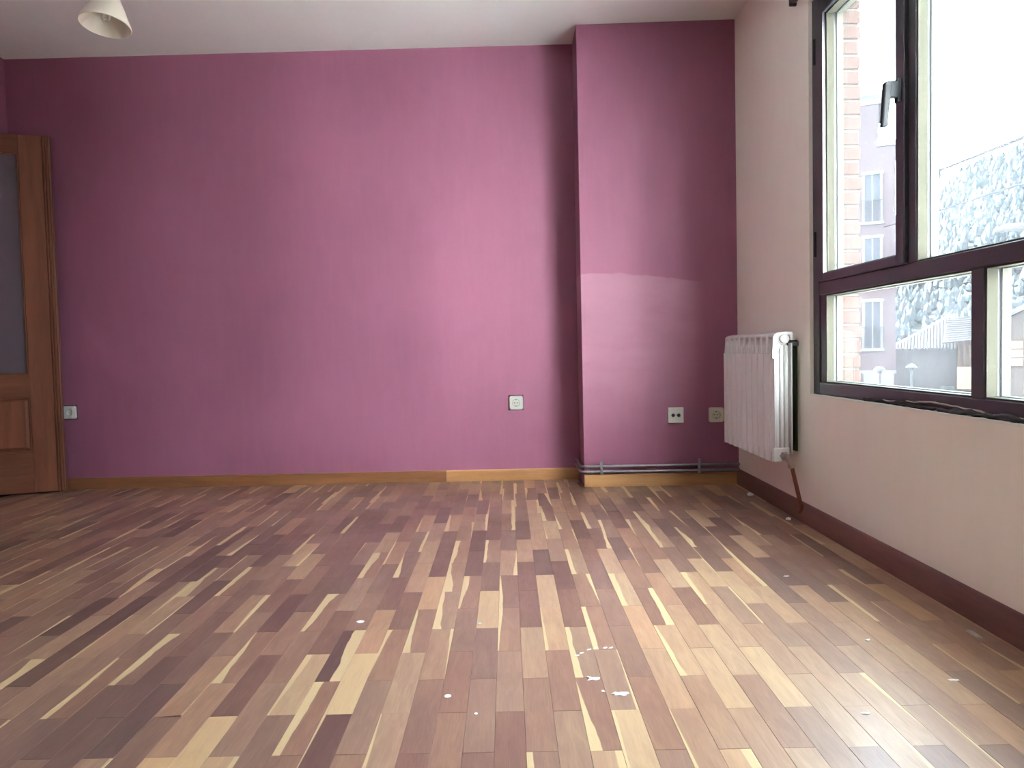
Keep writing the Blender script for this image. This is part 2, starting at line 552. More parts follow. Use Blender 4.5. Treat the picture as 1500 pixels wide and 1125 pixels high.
# ------------------------------------------------------------------ floor of parquet blocks
floor = tag(MB().box(XL - 1.5, XO - 0.11, YR - T, 4.95, -0.1, -0.006).build('floor', M['sub']),
            'worn parquet floor of mixed brown and straw coloured blocks', 'floor', kind='structure')
BW, BL = 0.0608, 0.3275
BLOCK_TONES = [
    (-24, 1, 0.08, 0, 0.00, 0.00), (-24, 5, 0.12, 0, 0.00, 0.00), (-22, 4, 0.65, 0, 0.00, 0.00), (-21, 2, 0.08, 0, 0.00, 0.00), (-21, 3, 0.40, 1, 0.10, 0.60),
    (-21, 6, 0.60, 0, 0.00, 0.00), (-20, 0, 0.40, 1, 0.30, 0.60), (-19, 1, 0.18, 0, 0.00, 0.00), (-19, 2, 0.08, 0, 0.00, 0.00), (-19, 3, 0.18, 0, 0.00, 0.00),
    (-19, 4, 0.08, 0, 0.00, 0.00), (-18, 1, 0.62, -1, 0.12, 0.05), (-18, 3, 0.12, 0, 0.00, 0.00), (-17, 2, 0.65, 1, 0.10, 0.06), (-17, 3, 0.45, -1, 0.50, 0.20),
    (-16, -1, 0.28, 0, 0.00, 0.00), (-16, 2, 0.18, 0, 0.00, 0.00), (-16, 4, 0.15, 0, 0.00, 0.00), (-15, 0, 0.22, 0, 0.00, 0.00), (-15, 1, 0.42, -1, 0.25, 0.50),
    (-15, 3, 0.45, -1, 0.30, 0.30), (-14, -1, 0.22, 0, 0.00, 0.00), (-13, 0, 0.12, 0, 0.00, 0.00), (-13, 1, 0.30, 0, 0.00, 0.00), (-13, 2, 0.60, 1, 0.10, 0.30),
    (-12, 0, 0.62, 0, 0.00, 0.00), (-12, 1, 0.50, 0, 0.00, 0.00), (-12, 5, 0.12, 1, 0.30, 0.20), (-11, -1, 0.95, 0, 0.00, 0.00), (-11, 0, 0.60, 0, 0.00, 0.00),
    (-11, 1, 0.50, -1, 0.40, 0.05), (-11, 2, 0.15, 0, 0.00, 0.00), (-10, -1, 0.97, 0, 0.00, 0.00), (-10, 0, 0.30, 0, 0.00, 0.00), (-10, 1, 0.50, 0, 0.00, 0.00),
    (-10, 5, 0.20, 0, 0.00, 0.00), (-9, 0, 0.50, 0, 0.00, 0.00), (-9, 1, 0.48, 0, 0.00, 0.00), (-9, 2, 0.50, -1, 0.20, 0.50), (-8, 0, 0.76, -1, 0.08, 0.30),
    (-8, 1, 0.35, 0, 0.00, 0.00), (-8, 3, 0.50, -1, 0.35, 0.50), (-8, 4, 0.65, 0, 0.00, 0.00), (-8, 5, 0.12, 0, 0.00, 0.00), (-7, 0, 0.50, -1, 0.30, 0.35),
    (-7, 3, 0.35, 0, 0.00, 0.00), (-7, 4, 0.60, -1, 0.12, 0.08), (-6, -1, 0.15, -1, 0.00, 0.10), (-6, 0, 0.97, 0, 0.00, 0.00), (-6, 1, 0.70, 0, 0.00, 0.00),
    (-5, 0, 0.48, 0, 0.00, 0.00), (-5, 6, 0.12, 0, 0.00, 0.00), (-4, -1, 0.60, -1, 0.15, 0.05), (-4, 0, 0.62, 0, 0.00, 0.00), (-4, 1, 0.50, -1, 0.35, 0.10),
    (-4, 2, 0.80, 0, 0.00, 0.00), (-4, 3, 0.22, 0, 0.00, 0.00), (-3, 2, 0.55, -1, 0.40, 0.15), (-3, 3, 0.55, -1, 0.60, 0.10), (-2, 1, 0.40, 0, 0.00, 0.00),
    (-2, 2, 0.50, -1, 0.10, 0.40), (-2, 3, 0.18, 0, 0.00, 0.00), (-2, 4, 0.12, 0, 0.00, 0.00), (-1, 2, 0.80, 0, 0.00, 0.00), (-1, 3, 0.30, 0, 0.00, 0.00),
    (0, 4, 0.30, 0, 0.00, 0.00), (1, 4, 0.60, 0, 0.00, 0.00), (2, 1, 0.72, -1, 0.15, 0.05), (2, 3, 0.12, 0, 0.00, 0.00), (3, 0, 0.45, -1, 0.40, 0.00),
    (3, 1, 0.50, -1, 0.30, 0.20), (3, 4, 0.50, 0, 0.00, 0.00), (4, -1, 0.82, -1, 0.12, 0.12), (4, 0, 0.50, 1, 0.10, 0.05), (4, 1, 0.50, -1, 0.30, 0.20),
    (4, 3, 0.55, -1, 0.30, 0.25), (5, 0, 0.50, 0, 0.00, 0.00), (5, 1, 0.42, 0, 0.00, 0.00), (5, 3, 0.30, 0, 0.00, 0.00), (5, 5, 0.18, 0, 0.00, 0.00),
    (6, -1, 0.60, -1, 0.15, 0.05), (6, 0, 0.70, 0, 0.00, 0.00), (6, 1, 0.76, 0, 0.00, 0.00), (6, 2, 0.70, -1, 0.30, 0.30), (6, 3, 0.65, 0, 0.00, 0.00),
    (6, 4, 0.30, 1, 0.30, 0.05), (6, 6, 0.40, 0, 0.00, 0.00), (7, 0, 0.60, 0, 0.00, 0.00), (7, 1, 0.72, -1, 0.28, 0.10), (7, 2, 0.40, 1, 0.40, 0.25),
    (7, 4, 0.22, 0, 0.00, 0.00), (8, 0, 0.75, 0, 0.00, 0.00), (8, 5, 0.22, 0, 0.00, 0.00), (9, 1, 0.70, 0, 0.00, 0.00), (10, 1, 0.65, 0, 0.00, 0.00),
    (10, 2, 0.70, -1, 0.15, 0.35), (10, 3, 0.35, 0, 0.00, 0.00), (10, 4, 0.55, -1, 0.20, 0.30), (10, 5, 0.45, -1, 0.40, 0.20), (11, 5, 0.18, 0, 0.00, 0.00),
    (12, 4, 0.30, -1, 0.35, 0.20), (13, 2, 0.70, 0, 0.00, 0.00), (13, 5, 0.20, 0, 0.00, 0.00), (14, 2, 0.30, 0, 0.00, 0.00), (15, 3, 0.12, 0, 0.00, 0.00),
    (15, 4, 0.68, 0, 0.00, 0.00), (16, 2, 0.28, 0, 0.00, 0.00), (16, 3, 0.35, 0, 0.00, 0.00), (17, 3, 0.35, 0, 0.00, 0.00), (19, 3, 0.30, 0, 0.00, 0.00),
    (19, 4, 0.18, -1, 0.10, 0.10), (-7, 1, 0.06, 1, 0.42, 0.50)]
TONES = {(c, r): (t, s, a, b_) for c, r, t, s, a, b_ in BLOCK_TONES}
rng = random.Random(11)


def cam_px(p):
    d = Vector(p) - Vector((0, 0, CAM_Z))
    z = d.dot(FW)
    if z < 0.05:
        return None
    return 750 + 1127 * d.dot(RT) / z, 562.5 - 1127 * d.dot(UP) / z


def block_geometry(x0, x1, y0, y1, dz, tilt=0.0):
    g = 0.00022
    bv = 0.0004
    zt = dz
    x0 += g
    x1 -= g
    y0 += g
    y1 -= g
    v = [(x0, y0, -0.006), (x1, y0, -0.006), (x1, y1, -0.006), (x0, y1, -0.006),
         (x0, y0, zt - bv), (x1, y0, zt - bv + tilt), (x1, y1, zt - bv), (x0, y1, zt - bv),
         (x0 + bv, y0 + bv, zt), (x1 - bv, y0 + bv, zt + tilt), (x1 - bv, y1 - bv, zt), (x0 + bv, y1 - bv, zt)]
    f = [(8, 9, 10, 11), (4, 5, 9, 8), (5, 6, 10, 9), (6, 7, 11, 10), (7, 4, 8, 11),
         (0, 1, 5, 4), (1, 2, 6, 5), (2, 3, 7, 6), (3, 0, 4, 7)]
    return v, f


def fill_attrs(me, infos):
    """infos: per block (first vertex index order is 12 per block) -> uv and attributes"""
    uvl = me.uv_layers.new(name='UVMap')
    A = me.attributes.new('blk_a', 'FLOAT_COLOR', 'CORNER')
    B = me.attributes.new('blk_b', 'FLOAT_COLOR', 'CORNER')
    uvl, A, B = me.uv_layers['UVMap'], me.attributes['blk_a'], me.attributes['blk_b']
    for lp in me.loops:
        k = lp.vertex_index // 12
        x0, x1, y0, y1, tone_, s_, wn_, wf_, sd, hu = infos[k]
        c = me.vertices[lp.vertex_index].co
        uvl.data[lp.index].uv = ((c.x - x0) / BW, (c.y - y0) / BL)
        A.data[lp.index].color = (tone_, wn_, wf_, 1)
        B.data[lp.index].color = (1.0 if s_ > 0 else 0.0, sd, hu, 1)


blocks = []
c0 = math.floor((XL + 0.042) / BW)
c1 = math.floor((XR + 0.042) / BW)
for c in range(c0, c1 + 1):
    xa_, xb_ = -0.042 + c * BW, -0.042 + (c + 1) * BW
    xc = (xa_ + xb_) / 2
    base = (1.43 if c % 2 else 1.594) - 0.02 * xc
    for r in range(-9, 11):
        ya_, yb_ = base + r * BL, base + (r + 1) * BL
        cx0, cx1 = max(xa_, XL), min(xb_, XR)
        lim = y_pil(xc) if xa_ > XP else y_back(xc)
        cy0, cy1 = max(ya_, YR), min(yb_, lim)
        if cx1 - cx0 < 0.004 or cy1 - cy0 < 0.004:
            continue
        if (c, r) in TONES:
            t_, s_, wn_, wf_ = TONES[(c, r)]
        else:
            t_ = min(0.9, max(0.05, rng.gauss(0.62 if (xc > 0.35 and ya_ < 2.5) else 0.45, 0.14)))  # paler toward the window: lighter wood plus window glare put into the tone
            s_ = rng.choice((-1, 1))
            wn_ = wf_ = 0.0
            if rng.random() < 0.42:
                wn_, wf_ = rng.uniform(-0.1, 0.35), rng.uniform(-0.1, 0.35)
                wn_, wf_ = max(0, wn_), max(0, wf_)
        dz = rng.uniform(-0.0003, 0.0003)
        tilt = 0.0
        sd = rng.random()
        hu = rng.uniform(0, 0.6)
        px = [cam_px((X_, Y_, 0)) for X_, Y_ in ((cx0, cy0), (cx1, cy0), (cx1, cy1), (cx0, cy1))]
        area = 0.0
        if all(px):
            q = [(min(max(a[0], 0), 1500), min(max(a[1], 0), 1125)) for a in px]
            area = abs(sum(q[i][0] * q[(i + 1) % 4][1] - q[(i + 1) % 4][0] * q[i][1] for i in range(4))) / 2
        if (c, r) == (-12, 0):
            tilt = 0.004
        blocks.append((area, (cx0, cx1, cy0, cy1), dz, tilt, (xa_, xb_, ya_, yb_, t_, s_, wn_, wf_, sd, hu)))
blocks.sort(key=lambda q: -q[0])
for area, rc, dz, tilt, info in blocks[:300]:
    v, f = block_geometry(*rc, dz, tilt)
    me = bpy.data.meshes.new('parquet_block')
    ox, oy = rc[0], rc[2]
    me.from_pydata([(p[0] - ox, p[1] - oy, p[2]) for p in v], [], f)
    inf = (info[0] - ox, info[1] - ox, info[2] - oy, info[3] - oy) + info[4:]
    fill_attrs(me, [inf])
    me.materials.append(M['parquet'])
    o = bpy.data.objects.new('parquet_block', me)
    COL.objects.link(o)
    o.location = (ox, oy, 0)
    o.parent = floor
vv, ff, ii = [], [], []
for area, rc, dz, tilt, info in blocks[300:]:
    v, f = block_geometry(*rc, dz, tilt)
    n = len(vv)
    vv += v
    ff += [tuple(n + i for i in q) for q in f]
    ii.append(info)
me = bpy.data.meshes.new('parquet_blocks')
me.from_pydata(vv, [], ff)
fill_attrs(me, ii)
me.materials.append(M['parquet'])
o = bpy.data.objects.new('parquet_blocks', me)
COL.objects.link(o)
o.parent = floor
o['kind'] = 'stuff'

# ------------------------------------------------------------------ baseboards
BT = 0.012


def bb_piece(name, fy, x0, x1, mat, parent, h=0.066):
    mb = MB()
    prof = [(0, 0), (BT, 0), (BT, h - 0.006), (BT - 0.004, h), (0, h)]
    n = len(prof)
    vs_ = [(x0, fy(x0) - d, z) for d, z in prof] + [(x1, fy(x1) - d, z) for d, z in prof]
    fs_ = [tuple(range(n)), tuple(range(2 * n - 1, n - 1, -1))] + [(i, i + n, (i + 1) % n + n, (i + 1) % n) for i in range(n)]
    return mb.add(vs_, fs_).build(name, mat, parent)


bbk = empty('baseboard_back', (0, y_back(0), 0))
tag(bbk, 'low honey brown wooden baseboard along the long plum wall', 'baseboard', kind='structure')
inv = Matrix.Translation((0, -y_back(0), 0))


def into(o, par):
    o.matrix_parent_inverse = par.matrix_basis.inverted()
    return o


for x0, x1, mt in ((XL, -1.62, 'bb_mid'), (-1.618, -0.372, 'bb_mid'), (-0.37, XP - 0.0, 'bb_light')):
    into(bb_piece('board', y_back, x0, x1, M[mt], bbk), bbk)
tag(bb_piece('baseboard_pillar', y_pil, XP - 0.001, XR - 0.015, M['bb_light'], None, 0.068),
    'pale wooden baseboard at the foot of the chimney breast under two pipes', 'baseboard', kind='structure')
tag(MB().prism([(XR, 0), (XR - 0.014, 0), (XR - 0.014, 0.072), (XR - 0.008, 0.083), (XR, 0.085)], 'y', YR, y_pil(XR) - 0.001).build('baseboard_right', M['bb_dark'], smooth=50),
    'dark reddish wooden baseboard below the window', 'baseboard', kind='structure')

tag(MB().prism([(XL, 0), (XL + 0.012, 0), (XL + 0.012, 0.060), (XL + 0.008, 0.066), (XL, 0.066)], 'y', YR, DO0 - 0.031).build('baseboard_left', M['bb_dark']),
    'wooden baseboard along the door wall', 'baseboard', kind='structure')

# ------------------------------------------------------------------ window
win = empty('window_1', (XR, (WIN_Y0 + WIN_Y1) / 2, WIN_Z0))
tag(win, 'dark brown framed window with two rows of panes in the beige wall', 'window', kind='structure')
XF = 1.270           # room side of the fixed frame
XG = XF + 0.036      # glass
XB = XF + 0.070      # outer side of the frame
YC = (2.1 + 2.043) / 2


def ring(mb, x0, x1, y0, y1, z0, z1, iy0, iy1, iz0, iz1):
    """rectangular frame, outer (y0..y1, z0..z1), opening (iy0..iy1, iz0..iz1)"""
    mb.box(x0, x1, y0, iy0, z0, z1)
    mb.box(x0, x1, iy1, y1, z0, z1)
    mb.box(x0, x1, iy0, iy1, z0, iz0)
    mb.box(x0, x1, iy0, iy1, iz1, z1)


def mirror_y(y):
    return 2 * YC - y


# fixed frame members
for a in ((WIN_Y1 - 0.062, WIN_Y1, WIN_Z0, WIN_Z1), (WIN_Y0, WIN_Y0 + 0.062, WIN_Z0, WIN_Z1)):
    into(MB().box(XF, XB, *a).build('frame_jamb', M['frame'], win, 0.003), win)
ji0, ji1 = WIN_Y0 + 0.062, WIN_Y1 - 0.062
into(MB().box(XF, XB, ji0, ji1, WIN_Z0 + 0.002, 0.604).build('frame_bottom_rail', M['frame'], win, 0.003), win)
into(MB().box(XF, XB, ji0, ji1, 2.085, WIN_Z1).build('frame_head', M['frame'], win, 0.003), win)
into(MB().box(XF, XB, ji0, ji1, 0.955, 1.007).build('transom', M['frame'], win, 0.003), win)
into(MB().box(XF, XB, 2.043, 2.100, 0.604, 0.955).build('mullion', M['frame'], win, 0.003), win)
for ya, yb in ((2.385, 2.432), (mirror_y(2.432), mirror_y(2.385))):
    into(MB().box(XF, XB, ya, yb, 1.007, 2.085).build('mullion', M['frame'], win, 0.003), win)
# thin inner stiles beside the jambs of the lower panes
for ya, yb in ((3.066, 3.123), (mirror_y(3.123), mirror_y(3.066))):
    into(MB().box(XF + 0.006, XB, ya, yb, 0.604, 0.955).build('stile', M['frame'], win, 0.003), win)


def glazing(parent, y0, y1, z0, z1):
    b1 = MB()
    ring(b1, XF + 0.004, XG - 0.002, y0, y1, z0, z1, y0 + 0.005, y1 - 0.005, z0 + 0.005, z1 - 0.005)
    b2 = MB()
    ring(b2, XG + 0.008, XB - 0.002, y0, y1, z0, z1, y0 + 0.007, y1 - 0.007, z0 + 0.007, z1 - 0.007)
    made = [b1.build('glazing_bead', M['bead'], parent, 0.001), b2.build('outer_bead', M['bead'], parent, 0.001),
            MB().box(XG, XG + 0.005, y0 + 0.001, y1 - 0.001, z0 + 0.001, z1 - 0.001).build('pane', M['glass'], parent)]
    if parent is win:
        for o_ in made:
            into(o_, win)


for y0, y1, z0, z1 in ((2.100, 3.066, 0.604, 0.955), (mirror_y(3.066), 2.043, 0.604, 0.955), (mirror_y(2.385), 2.385, 1.007, 2.085)):
    glazing(win, y0, y1, z0, z1)


def sash(y0, y1, hy):
    s = MB()
    iy = (y0 + 0.052, y1 - 0.068) if hy < (y0 + y1) / 2 else (y0 + 0.068, y1 - 0.052)
    ring(s, XF - 0.012, XB - 0.004, y0 + 0.002, y1 - 0.002, 1.009, 2.083, iy[0], iy[1], 1.040, 2.050)
    so = into(s.build('sash', M['frame'], win, 0.003), win)
    glazing(so, iy[0], iy[1], 1.040, 2.050)
    # lever handle hanging down from its rose
    h = MB()
    xf = XF - 0.012
    h.box(xf - 0.012, xf, hy - 0.014, hy + 0.014, 1.515, 1.59)
    h.box(xf - 0.045, xf - 0.004, hy - 0.011, hy + 0.011, 1.53, 1.582)
    h.hexa([(xf - 0.060, hy - 0.011, 1.440), (xf - 0.042, hy - 0.011, 1.440), (xf - 0.042, hy + 0.011, 1.440), (xf - 0.060, hy + 0.011, 1.440),
            (xf - 0.050, hy - 0.012, 1.580), (xf - 0.028, hy - 0.012, 1.580), (xf - 0.028, hy + 0.012, 1.580), (xf - 0.050, hy + 0.012, 1.580)])
    h.build('handle', M['handle'], so, 0.003)
    return so


sash(2.432, 3.123, 2.459)
sash(mirror_y(3.123), mirror_y(2.432), mirror_y(2.459))
for z in (1.16, 1.925):
    into(MB().tube([(XF - 0.012, 3.128, z - 0.05), (XF - 0.012, 3.128, z + 0.05)], 0.007).build('hinge', M['handle'], win, smooth=40), win)
# white sill edge and ragged black sealant along the foot of the frame
into(MB().box(XR - 0.002, XF + 0.002, WIN_Y0, WIN_Y1, WIN_Z0 - 0.006, WIN_Z0 + 0.0015).build('window_sill', M['plaster'], win), win)
sl = MB()
rng = random.Random(3)
yy = WIN_Y0 + 0.02
pts, rad = [], []
while yy < 2.72:
    pts.append((XF - 0.003 + rng.uniform(-0.002, 0.002), yy, WIN_Z0 + 0.007 + rng.uniform(-0.003, 0.006)))
    rad.append(rng.uniform(0.005, 0.011) * (1 if yy < 2.5 else 0.55))
    yy += rng.uniform(0.012, 0.03)
sl.tube(pts, rad, 8)
into(sl.build('sealant', M['seal'], win, smooth=60), win)
lp = MB()
pts, rad = [], []
yy = WIN_Y0 + 0.05
while yy < 2.62:
    pts.append((XF - 0.001, yy, WIN_Z0 + 0.018 + 0.006 * math.sin(yy * 9) + rng.uniform(-0.003, 0.003)))
    rad.append(rng.uniform(0.0015, 0.004))
    yy += rng.uniform(0.02, 0.045)
lp.tube(pts, rad, 6)
into(lp.build('plaster_smear', M['dust'], win, smooth=60), win)

# curtain rail above the window
cr_ = empty('curtain_rail', (XR, 2.05, 2.185))
tag(cr_, 'dark curtain rail fixed to the beige wall above the window', 'curtain rail')
into(MB().box(XR - 0.045, XR - 0.020, 0.80, 3.262, 2.176, 2.205).build('rail', M['dark'], cr_, 0.003), cr_)
for y in (0.95, 2.05, 3.16):
    into(MB().box(XR - 0.024, XR, y - 0.012, y + 0.012, 2.180, 2.215).build('bracket', M['dark'], cr_, 0.002), cr_)
into(MB().box(XR - 0.048, XR - 0.017, 3.258, 3.27, 2.166, 2.208).build('end_cap', M['dark'], cr_, 0.003), cr_)

# ------------------------------------------------------------------ radiator
RY0, NS, SW = 3.272, 9, 0.0805
XFRONT, XBACK = 1.125, 1.216
rad_o = empty('radiator', (1.17, RY0 + NS * SW / 2, 0.25))
tag(rad_o, 'white sectional aluminium radiator hung under the window corner', 'radiator')


def section():
    s = MB()
    w = SW / 2
    # flat front plate
    t7 = 0.013
    s.hexa([(XFRONT + t7, -w + 0.001, 0.256), (XFRONT, w - 0.001, 0.256), (XFRONT + 0.006, w - 0.001, 0.256), (XFRONT + t7 + 0.005, -w + 0.001, 0.256),
            (XFRONT + t7, -w + 0.001, 0.722), (XFRONT, w - 0.001, 0.722), (XFRONT + 0.006, w - 0.001, 0.722), (XFRONT + t7 + 0.005, -w + 0.001, 0.722)])
    # fins parallel to the front, seen edge-on from the end as flutes
    for x, hw, z0, z1 in ((XFRONT + 0.019, 0.036, 0.28, 0.74), (XFRONT + 0.038, 0.037, 0.28, 0.755), (XFRONT + 0.058, 0.036, 0.28, 0.755)):
        s.prism([(x, -hw), (x + 0.004, -hw - 0.003), (x + 0.011, -hw - 0.003), (x + 0.015, -hw), (x + 0.015, hw), (x + 0.011, hw + 0.003), (x + 0.004, hw + 0.003), (x, hw)], 'z', z0, z1)
    # rear plate
    s.box(XBACK - 0.006, XBACK, -w + 0.003, w - 0.003, 0.292, 0.766)
    # web and water tube
    s.box(XFRONT + 0.004, XBACK - 0.002, -0.004, 0.004, 0.262, 0.76)
    s.tube([(1.176, 0, 0.29), (1.176, 0, 0.78)], 0.013, 12)
    # top and bottom headers
    s.tube([(1.176, -w + 0.0005, 0.784), (1.176, w - 0.0005, 0.784)], 0.0235, 16)
    s.tube([(1.176, -w + 0.0005, 0.284), (1.176, w - 0.0005, 0.284)], 0.0255, 16)
    # rounded cap over the top with a rear lip
    s.prism([(XFRONT + 0.012, 0.786), (XFRONT + 0.010, 0.797), (XFRONT + 0.016, 0.805), (XFRONT + 0.03, 0.811), (XFRONT + 0.055, 0.814),
             (XBACK - 0.004, 0.814), (XBACK + 0.001, 0.810), (XBACK + 0.001, 0.778), (XBACK - 0.008, 0.778), (XBACK - 0.012, 0.800), (XFRONT + 0.05, 0.803), (XFRONT + 0.025, 0.797), (XFRONT + 0.02, 0.786)], 'y', -w + 0.001, w - 0.001)
    # two curved cheeks beside the outlet grille
    for sgn in (-1, 1):
        y0 = sgn * (w - 0.001)
        y1 = sgn * (w - 0.013)
        s.prism([(XFRONT + 0.004, 0.718), (XFRONT + 0.010, 0.797), (XFRONT + 0.028, 0.806), (XFRONT + 0.042, 0.79), (XFRONT + 0.040, 0.755), (XFRONT + 0.026, 0.725), (XFRONT + 0.018, 0.700), (XFRONT + 0.005, 0.700)], 'y', min(y0, y1), max(y0, y1))
    # foot of the section
    s.box(XFRONT + 0.006, XBACK - 0.016, -0.030, 0.030, 0.258, 0.296)
    return s


first = None
for k in range(NS):
    if first is None:
        first = section().build('section', M['rad'], None, 0.0012, 1, 40)
        o = first
    else:
        o = first.copy()
        COL.objects.link(o)
    o.parent = rad_o
    o.location = (0, RY0 + (k + 0.5) * SW, 0)
    o.matrix_parent_inverse = rad_o.matrix_basis.inverted()
# end plug at the top and blanking face of the near end
pg = MB().lathe([(0.0, 0.020), (0.012, 0.020), (0.017, 0.017), (0.0185, 0.010), (0.0185, 0.004), (0.024, 0.003), (0.025, -0.004)], 24)
into(pg.build('plug', M['rad'], rad_o, smooth=40, mtx=Matrix.Translation((1.176, RY0, 0.784)) @ Matrix.Rotation(math.radians(90), 4, 'X')), rad_o)
into(MB().lathe([(0.0, 0.012), (0.012, 0.012), (0.0185, 0.008), (0.0185, -0.004)], 24).build('air_vent', M['rad'], rad_o, smooth=40, mtx=Matrix.Translation((1.176, RY0 + NS * SW, 0.284)) @ Matrix.Rotation(math.radians(-90), 4, 'X')), rad_o)
ef = MB()
ef.box(XFRONT + 0.008, XBACK - 0.016, RY0 - 0.002, RY0 + 0.012, 0.258, 0.318)
into(ef.build('end_foot', M['rad'], rad_o, 0.003), rad_o)
for y in (RY0 + 0.045, RY0 + NS * SW - 0.05):
    for z in ((0.752,) if y < 3.5 else (0.752, 0.31)):
        into(MB().box(XBACK - 0.01, XR, y - 0.012, y + 0.012, z, z + 0.02).build('wall_bracket', M['dark'], rad_o, 0.002), rad_o)
into(MB().box(XR - 0.008, XR - 0.0005, 3.322, 3.985, 0.295, 0.778).build('backing_panel', M['backing'], rad_o), rad_o)
# valve and supply pipe
vp = MB()
vp.lathe([(0.0, -0.004), (0.019, -0.004), (0.019, 0.006), (0.0135, 0.008), (0.0135, 0.03), (0, 0.03)], 6)
valve = into(vp.build('valve', M['brass'], rad_o, 0.001, mtx=Matrix.Translation((1.176, RY0 - 0.002, 0.284)) @ Matrix.Rotation(math.radians(90), 4, 'X')), rad_o)
into(MB().tube([(1.176, RY0 - 0.022, 0.284), (1.178, RY0 - 0.036, 0.282), (1.186, RY0 - 0.042, 0.268), (1.193, RY0 - 0.042, 0.246)], [0.012, 0.014, 0.014, 0.0125], 14).build('elbow', M['brass'], rad_o, smooth=50), rad_o)
into(MB().lathe([(0.0, 0), (0.0155, 0), (0.0155, 0.016), (0, 0.016)], 6).build('union_nut', M['brass'], rad_o, 0.001, mtx=Matrix.Translation((1.1945, RY0 - 0.042, 0.238)) @ Matrix.Rotation(math.radians(-16), 4, 'Y')), rad_o)
into(MB().tube([(1.1935, RY0 - 0.042, 0.245), (1.232, RY0 - 0.036, 0.082), (1.238, RY0 - 0.030, 0.066), (1.239, RY0 - 0.018, 0.05), (1.240, RY0 + 0.0, 0.04)], [0.0085, 0.0085, 0.0095, 0.0095, 0.0085], 14).build('supply_pipe', M['copper'], rad_o, smooth=50), rad_o)

# ------------------------------------------------------------------ heating pipes along the chimney breast
for z, off, lab in ((0.1135, 0.020, 'upper grey heating pipe clipped across the foot of the chimney breast'),
                    (0.0835, 0.020, 'lower grey heating pipe just above the pale baseboard')):
    xw = XP - off
    p = [(xw, y_back(xw) - 0.002, z + 0.004), (xw, y_pil(XP) + 0.03, z + 0.002)]
    for k in range(7):
        a = math.pi / 2 * k / 6
        p.append((xw + 0.035 * (1 - math.cos(a)), y_pil(XP) - off + 0.035 * (1 - math.sin(a)), z))
    p += [(xx, y_pil(xx) - off, z) for xx in (0.6, 0.9, 1.1, XR - 0.001)]
    t = empty('heating_pipe', (0.8, y_pil(0.8), z))
    tag(t, lab, 'pipe')
    into(MB().tube(p, 0.0075, 12).build('pipe', M['steel'], t, smooth=50), t)
    for xx in (0.425, 0.447):
        into(MB().tube([(xx, y_pil(xx) - off, z), (xx + 0.014, y_pil(xx) - off, z)], 0.0092, 12).build('coupling', M['steel'], t, smooth=40), t)
for xx, lab in ((0.502, 'steel double pipe clip near the free corner of the chimney breast'), (1.032, 'steel double pipe clip below the twin-hole socket')):
    k = empty('pipe_clip', (xx, y_pil(xx), 0.1))
    tag(k, lab, 'pipe clip', 'clips on the heating pipes')
    y0 = y_pil(xx)
    mb = MB()
    mb.box(xx - 0.008, xx + 0.008, y0 - 0.034, y0 - 0.029, 0.066, 0.148)
    into(mb.build('strap', M['steel'], k, 0.001), k)
    into(MB().box(xx - 0.006, xx + 0.006, y0 - 0.031, y0, 0.094, 0.104).build('spacer', M['dark'], k), k)
    for z in (0.070, 0.0985, 0.142):
        into(MB().lathe([(0, 0.004), (0.004, 0.004), (0.0055, 0.0)], 12).build('screw', M['steel'], k, mtx=Matrix.Translation((xx, y0 - 0.034, z)) @ Matrix.Rotation(math.radians(90), 4, 'X')), k)

# ------------------------------------------------------------------ sockets


